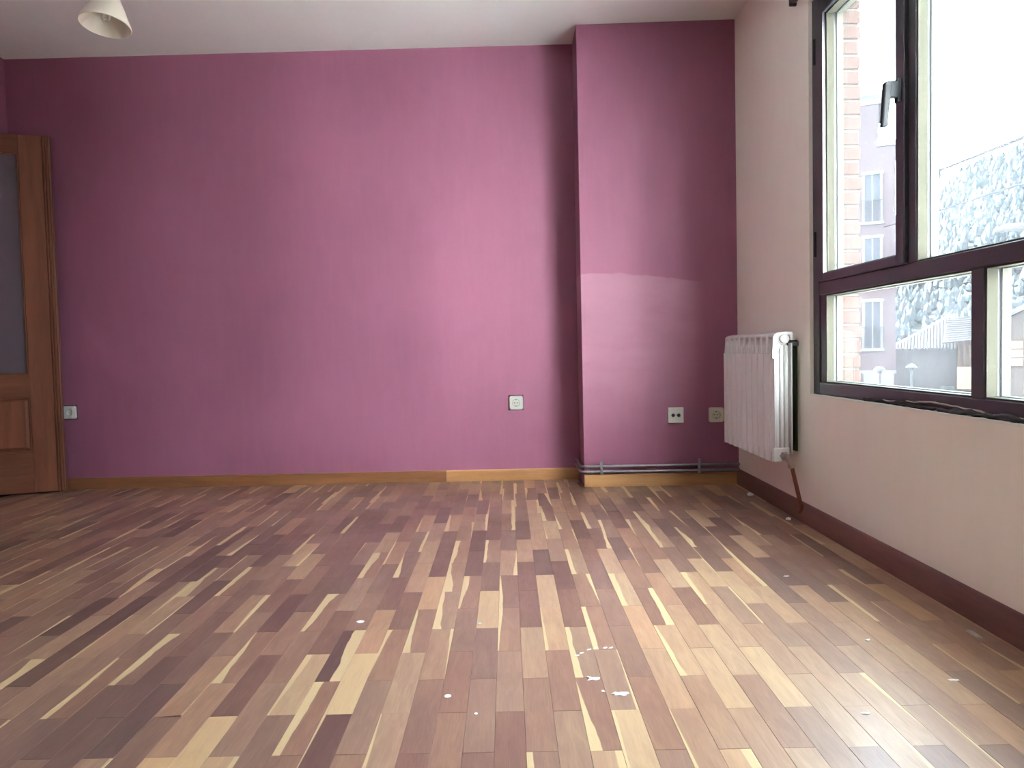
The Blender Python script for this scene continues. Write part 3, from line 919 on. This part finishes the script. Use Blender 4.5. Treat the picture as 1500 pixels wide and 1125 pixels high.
def socket(name, x, z, fy, kind, label, plate, s=0.083, ring_dark=False):
    sl_ = -math.atan(0.0164 if fy is y_back else 0.0331)
    o = empty(name, (x, fy(x), z), sl_)
    tag(o, label, 'socket', 'wall sockets')
    h = s / 2
    if ring_dark:
        # rough unpainted rim of the old box around the plate
        MB().box(-h - 0.006, h + 0.004, -0.0012, 0.0, -h - 0.004, h + 0.006).build('wall_rim', M['soot'], o, 0.002)
    # face plate with a round well
    mb = MB()
    N = 32
    rw = 0.0 if kind == 'tv' else (0.021 if kind == 'schuko' else 0.019)
    if rw:
        outer = []
        for k in range(N):
            a = 2 * math.pi * (k + 0.5) / N
            ca, sa_ = math.cos(a), math.sin(a)
            m_ = max(abs(ca), abs(sa_))
            outer.append((h * ca / m_, h * sa_ / m_))
        vs_ = []
        for k in range(N):
            a = 2 * math.pi * (k + 0.5) / N
            vs_ += [(outer[k][0], -0.001, outer[k][1]), (outer[k][0], -0.011, outer[k][1]), (outer[k][0] * 0.93, -0.015, outer[k][1] * 0.93),
                    (rw * math.cos(a), -0.015, rw * math.sin(a))]
        fs_ = []
        for k in range(N):
            j = (k + 1) % N
            for i in range(3):
                fs_.append((k * 4 + i, j * 4 + i, j * 4 + i + 1, k * 4 + i + 1))
        mb.add(vs_, fs_)
        mb.build('face_plate', plate, o)
        wl_ = MB()
        dep = 0.0120
        wl_.lathe([(rw, 0.015), (rw * 0.96, 0.015 - dep), (0, 0.015 - dep)], N)
        w_ = wl_.build('well', plate, o, smooth=40, mtx=Matrix.Rotation(math.radians(90), 4, 'X'))
        MB().lathe([(rw + 0.0010, 0.0151), (rw, 0.0154), (rw - 0.0008, 0.0151), (rw, 0.0144)], N, True).build('well_rim', M['grey_plastic'], w_, smooth=60, mtx=Matrix.Rotation(math.radians(90), 4, 'X'))
        if kind == 'schuko':
            for sx in (-0.0095, 0.0, 0.0095):
                hole = MB().lathe([(0, 0.0), (0.0029 if sx else 0.0016, 0.0), (0.0029 if sx else 0.0016, -0.001)], 12)
                hole.build('pin_hole', M['black'], w_, mtx=Matrix.Translation((sx, -0.0036, 0)) @ Matrix.Rotation(math.radians(90), 4, 'X'))
            for sz in (-1, 1):
                MB().box(-0.0025, 0.0025, -0.013, -0.0024, sz * 0.0175 - 0.002, sz * 0.0175 + 0.002).build('earth_clip', M['dark'], w_, 0.0005)
        else:
            for sx in (-0.0095, 0.0095):
                MB().lathe([(0, 0.0), (0.0022, 0.0), (0.0022, -0.001)], 12).build('pin_hole', M['plastic_cream'], w_, mtx=Matrix.Translation((sx, -0.0036, 0)) @ Matrix.Rotation(math.radians(90), 4, 'X'))
    else:
        mb.box(-h, h, -0.011, -0.001, -h, h)
        pl_ = mb.build('face_plate', plate, o, 0.003, 2)
        for sx in (-0.015, 0.015):
            MB().lathe([(0.0095, 0.0), (0.0095, 0.0015), (0.0075, 0.0018), (0.0068, 0.0002), (0, 0.0002)], 20).build('coax_outlet', M['black'], pl_, smooth=40, mtx=Matrix.Translation((sx, -0.0112, 0)) @ Matrix.Rotation(math.radians(90), 4, 'X'))
        MB().lathe([(0, 0.001), (0.002, 0.0008), (0.0026, 0)], 12).build('screw', M['steel'], pl_, mtx=Matrix.Translation((0, -0.011, 0)) @ Matrix.Rotation(math.radians(90), 4, 'X'))
    return o


socket('wall_socket', -2.572, 0.455, y_back, 'round', 'white socket with a plain round well beside the open door', M['plastic'], 0.076, True)
socket('wall_socket', 0.046, 0.454, y_back, 'schuko', 'white earthed socket with a dark rim, alone on the long plum wall', M['plastic'], 0.080, True)
socket('aerial_socket', 0.9145, 0.386, y_pil, 'tv', 'white aerial socket with two black round outlets on the chimney breast', M['plastic'], 0.085)
socket('wall_socket', 1.134, 0.384, y_pil, 'schuko', 'cream earthed socket half behind the radiator', M['plastic_cream'], 0.080)

# ------------------------------------------------------------------ open door leaf
DW, DT, DH = 0.47, 0.035, 2.022
ang = math.atan2(0.105, 0.30)
edge = Vector((-2.567, 4.437, 0.010))          # free front corner
dvec = Vector((math.cos(ang), math.sin(ang), 0))
orig = edge - dvec * DW
door = empty('door_1', orig, ang)
tag(door, 'brown wooden door leaf with a tall obscured pane, standing open by the plum wall', 'door', kind='structure')
# local: x across (0 hinge side .. DW free edge), y thickness (0 front .. DT back), z up
SR, SLL = DW - 0.040 - 0.118, 0.095
MB().box(SR, DW - 0.040, 0, DT, 0, DH).build('stile', M['door'], door, 0.002)
MB().box(0, SLL, 0, DT, 0, DH).build('stile', M['door'], door, 0.002)
for z0, z1 in ((0, 0.232), (0.548, 0.672), (1.922, DH)):
    MB().box(SLL, SR, 0.0008, DT - 0.0008, z0, z1).build('rail', M['door_h'], door, 0.0015)
# raised and fielded panel below
pf = MB()
pf.box(SLL, SR, 0.017, DT - 0.010, 0.232, 0.548)
pf.hexa([(SLL + 0.03, 0.004, 0.262), (SR - 0.03, 0.004, 0.262), (SR - 0.012, 0.0175, 0.245), (SLL + 0.012, 0.0175, 0.245),
         (SLL + 0.03, 0.004, 0.518), (SR - 0.03, 0.004, 0.518), (SR - 0.012, 0.0175, 0.535), (SLL + 0.012, 0.0175, 0.535)])
pf.build('panel', M['door'], door)
# glass and the moulding round it
MB().box(SLL + 0.002, SR - 0.002, 0.020, 0.024, 0.674, 1.920).build('pane', M['obscured'], door)
for z0, z1 in ((0.672, 1.922), (0.232, 0.548)):
    mo = MB()
    w = 0.011
    for x0, x1, a, c in ((SLL, SLL + w, z0, z1), (SR - w, SR, z0, z1), (SLL + w, SR - w, z0, z0 + w), (SLL + w, SR - w, z1 - w, z1)):
        mo.box(x0, x1, 0.007, 0.0195, a, c)
    mo.build('moulding', M['door'], door, 0.003)
# grooved cover strip along the free edge
gs = MB()
gs.prism([(DW - 0.040, DT), (DW - 0.040, 0.004), (DW - 0.036, 0.004), (DW - 0.035, -0.006), (DW - 0.026, -0.008), (DW - 0.025, -0.003), (DW - 0.021, -0.003), (DW - 0.020, -0.009),
          (DW - 0.010, -0.009), (DW - 0.009, -0.003), (DW - 0.006, -0.003), (DW - 0.005, -0.007), (DW, -0.006), (DW, DT)], 'z', 0, DH)
gs.build('cover_strip', M['door'], door)
for z in (0.25, 1.05, 1.80):
    MB().tube([(-0.004, -0.004, z), (-0.004, -0.004, z + 0.09)], 0.007).build('hinge', M['brass'], door, smooth=40)

# ------------------------------------------------------------------ ceiling lamp with a tilted cone shade
lamp = empty('ceiling_lamp', (-1.475, 3.05, H))
tag(lamp, 'unlit ceiling lamp with a tilted cream cone shade', 'lamp')
tilt_m = Matrix.Translation((-1.503, 3.0, 2.032)) @ Matrix.Rotation(math.radians(4.0), 4, 'Y') @ Matrix.Rotation(math.radians(-8), 4, 'X')
shp = [(0.0905, 0.0), (0.0925, 0.001), (0.0930, 0.004), (0.081, 0.03), (0.064, 0.068), (0.046, 0.106), (0.032, 0.134), (0.026, 0.150), (0.0235, 0.150), (0.030, 0.132), (0.044, 0.104), (0.062, 0.066), (0.079, 0.028)]
shade = into(MB().lathe(shp, 48, True).build('shade', M['lampshade'], lamp, smooth=60, mtx=tilt_m), lamp)
into(MB().lathe([(0, 0.19), (0.018, 0.19), (0.021, 0.18), (0.021, 0.10), (0.017, 0.085), (0, 0.085)], 24).build('lamp_holder', M['plastic'], lamp, smooth=40, mtx=tilt_m), lamp)
tb = MB()
for dx in (-0.011, 0.011):
    tb.tube([(dx, 0, 0.10), (dx, 0, 0.028), (dx * 0.9, 0, 0.022)], [0.0065, 0.0065, 0.004], 12)
tb.tube([(-0.011, 0, 0.03), (0.011, 0, 0.03)], 0.004, 10)
into(tb.build('bulb', M['bulb'], lamp, smooth=50, mtx=tilt_m), lamp)
top = tilt_m @ Vector((0, 0, 0.185))
into(MB().tube([top, top + Vector((0.006, 0.012, 0.05)), (-1.475, 3.05, 2.32), (-1.475, 3.05, 2.49)], 0.006, 12).build('arm', M['brass'], lamp, smooth=50), lamp)
into(MB().lathe([(0, -0.03), (0.02, -0.03), (0.045, -0.018), (0.055, 0.0), (0, 0.0)], 32).build('ceiling_rose', M['lampshade'], lamp, smooth=40, mtx=Matrix.Translation((-1.475, 3.05, H))), lamp)

# ------------------------------------------------------------------ bits lying on the floor


def flake(x, y, r, sx, sy, seed, label, mat='flake', name='paint_flake', th=0.0012, star=0.25, rz=0.0, cat='flake'):
    rg = random.Random(seed)
    n = 14
    mb = MB()
    c_, s_ = math.cos(rz), math.sin(rz)
    ringp = []
    for k in range(n):
        a = 2 * math.pi * k / n
        q = r * (1 + rg.uniform(-star, star))
        u, v = q * math.cos(a) * sx, q * math.sin(a) * sy
        ringp.append((u * c_ - v * s_, u * s_ + v * c_))
    vs_ = [(p[0], p[1], 0.0) for p in ringp] + [(p[0] * 0.93, p[1] * 0.93, th * rg.uniform(0.7, 1.3)) for p in ringp]
    fs_ = [tuple(range(n - 1, -1, -1)), tuple(range(n, 2 * n))] + [(i, (i + 1) % n, (i + 1) % n + n, i + n) for i in range(n)]
    o = mb.add(vs_, fs_).build(name, M[mat], None, loc=(x, y, 0.0004))
    return tag(o, label, cat, 'bits lying on the parquet')


flake(-0.435, 2.160, 0.011, 1.0, 0.9, 1, 'largest of the round white paint dots on the parquet, farthest from the camera', name='paint_dot', star=0.06, cat='paint dot')
flake(-0.149, 1.673, 0.0075, 1.0, 1.0, 2, 'round white paint dot on a straw coloured strip of parquet', name='paint_dot', star=0.06, cat='paint dot')
flake(-0.083, 1.587, 0.0042, 1.0, 1.0, 3, 'smallest white paint dot on the parquet, nearest the camera', name='paint_dot', star=0.08, cat='paint dot')
flake(-0.094, 2.125, 0.0075, 1.0, 1.3, 4, 'small dark chipped hole mark on a pale parquet block', 'dust', name='chip_mark', th=0.0006, cat='chip')
# forked flake
fk = MB().prism([(-0.013, -0.008), (-0.002, -0.004), (0.006, -0.008), (0.016, -0.004), (0.017, 0.006), (0.008, 0.007), (0.0, 0.006), (-0.010, 0.015), (-0.012, 0.012), (-0.005, 0.003)], 'z', 0, 0.0016)
tag(fk.build('paint_flake', M['flake'], None, loc=(0.180, 1.742, 0.0004)), 'forked white paint flake in the middle of the parquet', 'flake', 'bits lying on the parquet')
flake(0.232, 1.664, 0.012, 1.35, 0.75, 6, 'ragged flat white flake beside the forked one', star=0.55)
flake(0.196, 1.678, 0.0045, 1.0, 1.0, 7, 'tiny white crumb between the forked flake and the ragged one', star=0.4)
CRUMB = ['first white crumb of the curved row behind the forked flake, counted from the door side', 'second white crumb of the curved row behind the forked flake',
         'third white crumb of the curved row behind the forked flake', 'fourth white crumb of the curved row behind the forked flake',
         'fifth white crumb of the curved row behind the forked flake', 'last white crumb of the curved row, closest to the window wall']
for i, (x, y) in enumerate(((0.157, 1.88), (0.170, 1.895), (0.190, 1.916), (0.205, 1.922), (0.232, 1.925), (0.247, 1.924))):
    flake(x, y, 0.0035, 1.6, 0.7, 20 + i, CRUMB[i], star=0.4, rz=0.5)
flake(0.986, 1.690, 0.009, 1.4, 0.5, 9, 'slim white chip on the bright parquet near the window wall', star=0.3)
flake(0.720, 1.545, 0.0065, 1.6, 0.5, 10, 'slim white chip on the shiniest part of the parquet', star=0.3)
flake(0.905, 1.93, 0.0055, 1.2, 0.9, 12, 'white crumb at the corner of a pale block by the dark baseboard', star=0.3, th=0.003)
flake(0.90, 2.49, 0.007, 1.4, 0.6, 13, 'white sliver on a dark parquet block in front of the radiator', star=0.4)
flake(1.205, 3.30, 0.011, 1.0, 1.0, 14, 'plaster crumb on the floor beside the radiator pipe', star=0.4, th=0.008)
flake(1.215, 3.86, 0.012, 1.0, 1.0, 15, 'plaster crumb in the dark corner under the radiator', star=0.4, th=0.010)
flake(1.19, 1.95, 0.016, 0.5, 1.8, 16, 'grey fluff along the foot of the dark baseboard', 'dust', name='dust_fluff', star=0.5, th=0.004, cat='dust')

# ------------------------------------------------------------------ the street outside
GZ = -4.25
M['paving'] = simple('bounce_paving', (0.50, 0.49, 0.47), 0.9, 0, 0.1, 0.6, 0.1)  # unseen ground made pale as a reflector for the ceiling
M['asphalt'] = simple('asphalt', (0.040, 0.040, 0.041), 0.9, 0, 0.15, 0.6, 0.05)
M['white_trim'] = simple('white_trim', (0.6, 0.6, 0.58), 0.8)
M['white_render'] = simple('white_render', (0.78, 0.76, 0.72), 0.9, 0, 0.04, 1)
M['dark_brick'] = simple('dark_brick', (0.085, 0.06, 0.05), 0.9, 0, 0.15, 1.5)
M['facade'] = simple('pink_render', (0.034, 0.025, 0.026), 0.9, 0, 0.10, 0.8, 0.05)
M['facade_trim'] = simple('pale_stone_trim', (0.062, 0.062, 0.062), 0.8, 0, 0.05, 2, 0.05)
M['far_glass'] = simple('far_window_glass', (0.018, 0.022, 0.025), 0.15, 0, 0.1, 1, 0.05)
M['rail'] = simple('painted_railing', (0.015, 0.016, 0.018), 0.5, 0, 0.1, 20, 0.05)
M['stone'] = simple('rubble_stone', (0.034, 0.033, 0.032), 0.95, 0, 0.35, 3.5, 0.05, 0.5)
M['tile'] = simple('weathered_roof_tile', (0.060, 0.056, 0.055), 0.9, 0, 0.2, 2, 0.05)
M['tile_gap'] = simple('roof_underlay', (0.022, 0.021, 0.021), 0.9, 0, 0.1, 20, 0.05)
M['timber'] = simple('warm_timber', (0.040, 0.025, 0.017), 0.8, 0, 0.2, 3, 0.05)
M['panel'] = simple('cream_panel', (0.120, 0.100, 0.060), 0.7, 0, 0.1, 20, 0.05)
M['house'] = simple('ochre_render', (0.042, 0.032, 0.026), 0.9, 0, 0.1, 1, 0.05)
M['hill'] = simple('hillside_grass', (0.012, 0.014, 0.0135), 0.95, 0, 0.25, 0.05, 0.05)
M['forest'] = simple('bare_woodland', (0.019, 0.023, 0.024), 0.95, 0, 0.3, 0.3, 0.05)
M['lamp_metal'] = simple('grey_lamp_metal', (0.030, 0.030, 0.032), 0.5, 0.3, 0.1, 20, 0.05)
M['lamp_white'] = simple('white_lamp_cover', (0.030, 0.030, 0.030), 0.4, 0, 0.1, 20, 0.05)
M['cable'] = simple('black_cable', (0.006, 0.006, 0.007), 0.9, 0, 0.1, 20, 0.0)

tag(MB().box(XO - 0.004, 13.0, -60, 14, GZ - 0.3, GZ).build('ground_pavement', M['paving']), 'unseen ground below the window, made pale to bounce sunlight up to the ceiling', 'pavement', kind='structure')
gs_ = MB()
gs_.box(XO - 0.004, 13.0, 14, 220, GZ - 0.3, GZ - 0.005)
gs_.box(13.0, 260, -60, 220, GZ - 0.3, GZ - 0.005)
tag(gs_.build('ground_street', M['asphalt']), 'grey street running past the houses outside', 'street', kind='structure')


def part(mb, name, mat, par, bevel=0):
    return mb.build(name, M[mat], par, bevel)


# --- apartment block
ab = empty('apartment_building', (16.849, 34.947, GZ), math.atan2(-0.43429, 0.90077))
tag(ab, 'pink apartment block with pale cornice and tall windows across the street', 'building')
z_ = lambda z: z - GZ
part(MB().box(-11, 0.07, 0, 3.4, 0, z_(11.46)), 'wall', 'facade', ab)
part(MB().box(0.07, 0.75, 0, 3.4, 0, z_(9.55)), 'wall', 'facade', ab)
part(MB().box(-11, -0.07, 0.5, 3.4, z_(12.1), z_(12.72)), 'parapet', 'facade_trim', ab)
part(MB().prism([(3.5, z_(11.4)), (-0.08, z_(11.4)), (-0.12, z_(11.6)), (-0.3, z_(11.75)), (-0.34, z_(12.1)), (3.5, z_(12.1))], 'x', -11, 0.21), 'cornice', 'facade_trim', ab)
part(MB().box(0.0, 0.82, -0.08, 3.4, z_(9.5), z_(9.72)), 'coping', 'facade_trim', ab)
for zz in (-0.62, 4.1):
    part(MB().box(-11, 0.78, -0.05, 0.02, z_(zz) - 0.08, z_(zz) + 0.06), 'string_course', 'facade_trim', ab)
for cx in (-0.19, -2.9, -5.6, -8.3):
    for zt in (8.42, 5.57, 2.70):
        w = MB()
        x0, x1, z1, z0 = cx - 0.42, cx + 0.42, z_(zt), z_(zt) - 2.25
        w.box(x0, x0 + 0.11, -0.07, 0.02, z0, z1)
        w.box(x1 - 0.11, x1, -0.07, 0.02, z0, z1)
        w.box(x0 - 0.04, x1 + 0.04, -0.10, 0.02, z1 - 0.14, z1)
        w.box(x0 - 0.06, x1 + 0.06, -0.16, 0.02, z0 - 0.12, z0)
        wo_ = part(w, 'window', 'facade_trim', ab)
        part(MB().box(x0 + 0.11, x1 - 0.11, -0.012, 0.02, z0, z1 - 0.14), 'pane', 'far_glass', wo_)
        part(MB().box(cx - 0.03, cx + 0.03, -0.03, 0.0, z0, z1 - 0.14), 'glazing_bar', 'facade_trim', wo_)
        r = MB()
        for k in range(8):
            xx = x0 + 0.08 + k * (x1 - x0 - 0.16) / 7
            r.box(xx - 0.012, xx + 0.012, -0.15, -0.125, z0, z0 + 0.95)
        r.box(x0, x1, -0.16, -0.12, z0 + 0.93, z0 + 0.98)
        part(r, 'railing', 'rail', wo_)
for cx in (0.05, -2.9, -5.6, -8.3):
    part(MB().box(cx - 0.62, cx + 0.62, -0.04, 0.05, 0.1, z_(-0.66)), 'shutter', 'facade_trim', ab)

# --- unseen white block, added to bounce sunlight in through the window
wbk = empty('sun_bounce_block', (6.5, -15.0, GZ), math.radians(30))
tag(wbk, 'unseen white rendered block added to bounce sunlight into the room', 'building')
part(MB().box(-9, 9, -9, 0, 0, 17), 'wall', 'white_render', wbk)
for cx in (-7, -4.2, -1.4, 1.4, 4.2, 7):
    for fl in range(5):
        wq = part(MB().box(cx - 0.5, cx + 0.5, -0.02, 0.04, 1.0 + fl * 3.2, 2.5 + fl * 3.2), 'window', 'white_trim', wbk)
        part(MB().box(cx - 0.42, cx + 0.42, 0.03, 0.05, 1.08 + fl * 3.2, 2.42 + fl * 3.2), 'pane', 'far_glass', wq)
part(MB().box(-9.2, 9.2, -9.2, 0.25, 17, 17.4), 'cornice', 'white_trim', wbk)

# --- unseen dark terrace, added to keep low sky light off the door side
tb_ = empty('sky_block_terrace', (13.5, 4.0, GZ))
tag(tb_, 'unseen dark brick terrace added to block low sky light', 'building')
part(MB().box(0, 8, -10, 9.5, 0, 11.5), 'wall', 'dark_brick', tb_)
part(MB().prism([(0.0, 11.5), (4.0, 13.2), (8.0, 11.5)], 'y', -10.2, 9.7), 'roof', 'tile_gap', tb_)
for cy_ in range(6):
    for fl in range(3):
        wq = part(MB().box(-0.04, 0.02, -8.6 + cy_ * 3.2, -7.6 + cy_ * 3.2, 1.4 + fl * 3.4, 3.0 + fl * 3.4), 'window', 'facade_trim', tb_)
        part(MB().box(-0.05, 0.0, -8.52 + cy_ * 3.2, -7.68 + cy_ * 3.2, 1.48 + fl * 3.4, 2.92 + fl * 3.4), 'pane', 'far_glass', wq)

# --- stone house with a tiled hip roof and a timber porch
sh = empty('stone_house', (22.269, 39.915, GZ), math.atan2(-0.48722, 0.87328))
tag(sh, 'low stone house with a ribbed tile roof and a timber porch', 'building')
part(MB().box(-2.1, 0.95, 0, 6, 0, z_(0.33)), 'wall', 'stone', sh)
A_, B_, C_, D_ = (-2.2, -0.35, z_(0.30)), (1.1, -0.35, z_(0.30)), (1.1, 3.0, z_(2.10)), (0.75, 3.0, z_(2.10))
A2, B2 = (-5.7, 6.3, z_(0.30)), (1.1, 6.3, z_(0.30))
rf = MB()
rf.add([A_, B_, C_, D_, (-2.2, 6.3, z_(0.30)), B2], [(0, 1, 2, 3), (0, 3, 4), (3, 2, 5, 4), (1, 5, 2), (0, 4, 5, 1)])
part(rf, 'roof', 'tile_gap', sh)
rb = MB()
for k in range(22):
    x = -2.1 + k * 0.15
    t1 = min(1.0, max(0.05, (x + 2.2) / 2.95))
    p0 = Vector((x, -0.37, z_(0.33)))
    p1 = Vector((x, -0.35 + 3.35 * t1, z_(0.33) + 1.8 * t1))
    rb.tube([p0, p1], 0.05, 6)
ro = part(rb, 'tile_ribs', 'tile', sh)
ro['kind'] = 'stuff'
part(MB().tube([A_, D_], 0.09, 6), 'hip_ridge', 'facade_trim', sh)
# porch
part(MB().box(0.95, 2.28, 0.3, 5, 0, z_(0.9)), 'porch_wall', 'timber', sh)
for k in range(5):
    part(MB().box(1.0 + k * 0.26, 1.09 + k * 0.26, -0.5, -0.42, z_(-0.63), z_(0.75)), 'post', 'timber', sh)
part(MB().box(0.97, 2.28, -0.56, -0.5, z_(-1.75), z_(-0.63)), 'balcony_panel', 'panel', sh)
part(MB().box(0.97, 2.28, -0.5, 0.3, z_(-1.85), z_(-1.70)), 'balcony_floor', 'timber', sh)
for xx in (1.05, 2.2):
    part(MB().box(xx - 0.08, xx + 0.08, -0.5, -0.34, 0, z_(-1.85)), 'post', 'timber', sh)
pr = MB()
pr.hexa([(0.3, -0.8, z_(0.55)), (2.34, -0.8, z_(0.75)), (2.34, 2.6, z_(1.85)), (0.6, 2.6, z_(1.85)),
         (0.3, -0.8, z_(0.62)), (2.34, -0.8, z_(0.82)), (2.34, 2.6, z_(1.93)), (0.6, 2.6, z_(1.93))])
part(pr, 'porch_roof', 'tile_gap', sh)
rb = MB()
for k in range(12):
    t = k / 11
    za, zb = z_(0.66) + 0.2 * 0, z_(1.95)
    y = -0.75 + 3.3 * t
    rb.tube([(0.35 + 0.25 * t, y, z_(0.64) + 1.30 * t), (2.32, y, z_(0.84) + 1.11 * t)], 0.05, 6)
ro = part(rb, 'tile_ribs', 'tile', sh)
ro['kind'] = 'stuff'

# --- gabled house
gh = empty('gabled_house', (22.269, 39.915, GZ), math.atan2(-0.48722, 0.87328))
tag(gh, 'ochre gabled house with a white barred window beside the timber porch', 'building')
part(MB().prism([(2.75, 0), (9.2, 0), (9.2, z_(1.55)), (5.97, z_(3.2)), (2.75, z_(1.55))], 'y', -0.2, 8), 'wall', 'house', gh)
for a, b_ in (((2.4, z_(1.42)), (5.97, z_(3.32))), ((9.55, z_(1.42)), (5.97, z_(3.32)))):
    part(MB().prism([a, b_, (b_[0], b_[1] + 0.16), (a[0], a[1] + 0.16)], 'y', -0.75, 8.3), 'roof', 'tile', gh)
wn_ = MB()
wn_.box(3.18, 4.46, -0.26, -0.18, z_(-0.66), z_(0.74))
wob = part(wn_, 'window', 'timber', gh)
for i in range(2):
    for j in range(3):
        part(MB().box(3.24 + i * 0.61, 3.79 + i * 0.61, -0.275, -0.25, z_(-0.60) + j * 0.43, z_(-0.23) + j * 0.43), 'pane', 'panel', wob)
part(MB().box(2.84, 3.10, -0.26, -0.18, z_(-2.3), z_(-0.85)), 'door', 'facade_trim', gh)

# --- wooded hillside
hm = MB()
NA, NR = 60, 26
rg = random.Random(8)


def hill_z(a, d):
    ta = math.tan(a)
    top_ = 31.9 + (ta - 0.553) * 78 if ta < 0.9 else 59
    top_ = max(14, min(58, top_)) + 1.2 * math.sin(a * 37) + 0.8 * math.sin(a * 83 + 1)
    t = (d - 62) / (206 - 62)
    if t <= 0:
        return GZ + 0.02
    if t <= 1:
        return GZ + (top_ - GZ) * (t ** 0.85)
    return GZ + (top_ - GZ) * max(0.3, 1 - (t - 1) * 0.8)


grid = []
for i in range(NA + 1):
    a = math.radians(-5 + 80 * i / NA)
    for j in range(NR + 1):
        d = 60 + 230 * j / NR
        grid.append((d * math.sin(a), d * math.cos(a), hill_z(a, d)))
n1 = NR + 1
hm.add(grid, [(i * n1 + j, (i + 1) * n1 + j, (i + 1) * n1 + j + 1, i * n1 + j + 1) for i in range(NA) for j in range(NR)])
tag(hm.build('hillside', M['hill'], smooth=60), 'tall wooded hillside rising beyond the low houses', 'hill', kind='structure')
fm = MB()
for k in range(15000):
    a = math.radians(rg.uniform(8, 74.5))
    d = rg.uniform(64, 207)
    cx_, cy_, cz_ = d * math.sin(a), d * math.cos(a), hill_z(a, d)
    w, h = rg.uniform(0.4, 0.9) * d / 150, rg.uniform(1.2, 3.0) * d / 150
    vs_ = [(cx_, cy_, cz_ + h)]
    for zf, wf_ in ((0.65, 0.75), (0.25, 1.0)):
        for q in range(5):
            an = 2 * math.pi * (q + rg.random() * 0.5) / 5
            vs_.append((cx_ + w * wf_ * math.cos(an), cy_ + w * wf_ * math.sin(an), cz_ + h * (zf + rg.uniform(-0.08, 0.08))))
    vs_.append((cx_, cy_, cz_ - 0.2))
    fs_ = [(0, 1 + q, 1 + (q + 1) % 5) for q in range(5)]
    fs_ += [(1 + q, 6 + q, 6 + (q + 1) % 5, 1 + (q + 1) % 5) for q in range(5)]
    fs_ += [(6 + q, 11, 6 + (q + 1) % 5) for q in range(5)]
    fm.add(vs_, fs_)
fo = bpy.data.meshes.new('forest')
fo.from_pydata(fm.v, [], fm.f)
fo.materials.append(M['forest'])
fob = bpy.data.objects.new('forest', fo)
COL.objects.link(fob)
tag(fob, 'hazy bare woodland covering the hillside', 'woodland', kind='stuff')

# --- street lamps
for x, y, zt, lab in ((11.60, 23.92, -0.05, 'street lamp with a domed head in front of the pink block'),
                      (13.65, 25.91, -0.05, 'street lamp with a domed head in front of the stone wall')):
    sl_ = empty('street_lamp', (x, y, GZ))
    tag(sl_, lab, 'street lamp', 'domed street lamps')
    hgt = zt - GZ
    MB().tube([(0, 0, 0), (0, 0, 0.5), (0, 0, 0.55), (0, 0, hgt - 0.15)], [0.09, 0.08, 0.05, 0.04], 10).build('post', M['lamp_metal'], sl_, smooth=50)
    MB().lathe([(0.0, hgt + 0.04), (0.10, hgt + 0.01), (0.17, hgt - 0.07), (0.175, hgt - 0.10), (0.04, hgt - 0.11)], 20).build('head', M['lamp_white'], sl_, smooth=50)
    MB().lathe([(0.0, hgt - 0.22), (0.06, hgt - 0.20), (0.08, hgt - 0.11)], 16).build('diffuser', M['lamp_white'], sl_, smooth=50)
rl = empty('road_lamp', (11.6, 15.06, GZ))
tag(rl, 'long flat road lamp head reaching in over the street', 'street lamp')
MB().tube([(0, 0, 0), (0, 0, 6.2), (-0.15, 0, 6.9), (-0.6, 0, 7.14), (-1.45, 0, 7.16)], [0.09, 0.065, 0.055, 0.045, 0.04], 10).build('post', M['lamp_metal'], rl, smooth=50)
MB().tube([(-1.40, 0, 7.17), (-1.55, 0, 7.18), (-1.85, 0, 7.16), (-2.06, 0, 7.11)], [0.05, 0.085, 0.075, 0.02], 12).build('head', M['lamp_white'], rl, smooth=50)

# --- overhead cables


def cable(name, label, pts, r):
    c_ = empty(name, pts[0])
    tag(c_, label, 'cable')
    into(MB().tube(pts, r, 6).build('wire', M['cable'], c_, smooth=60), c_)
    return c_


def sag(p, q, s, n=14):
    p, q = Vector(p), Vector(q)
    return [p.lerp(q, k / n) - Vector((0, 0, s * 4 * (k / n) * (1 - k / n))) for k in range(n + 1)]


oc = cable('overhead_cable', 'thick overhead cable with an insulator crossing the sky', sag((7.93, 14.11, 3.84), (4.2, 0.5, 2.3), 0.0), 0.022)
into(MB().lathe([(0, 0.10), (0.03, 0.09), (0.045, 0.03), (0.03, 0.0), (0.045, -0.05), (0.02, -0.11), (0, -0.12)], 12).build('insulator', M['cable'], oc, mtx=Matrix.Translation((7.93, 14.11, 3.80))), oc)
into(MB().tube([(7.93, 14.11, 3.88), (7.95, 14.18, 7.0), (7.97, 14.22, 9.5)], 0.008, 6).build('drop_wire', M['cable'], oc), oc)
cable('service_cable', 'thin cable running from the pink block along the hill crest', sag((17.05, 34.7, 5.88), (6.2, 4.5, 2.65), 0.05), 0.02)
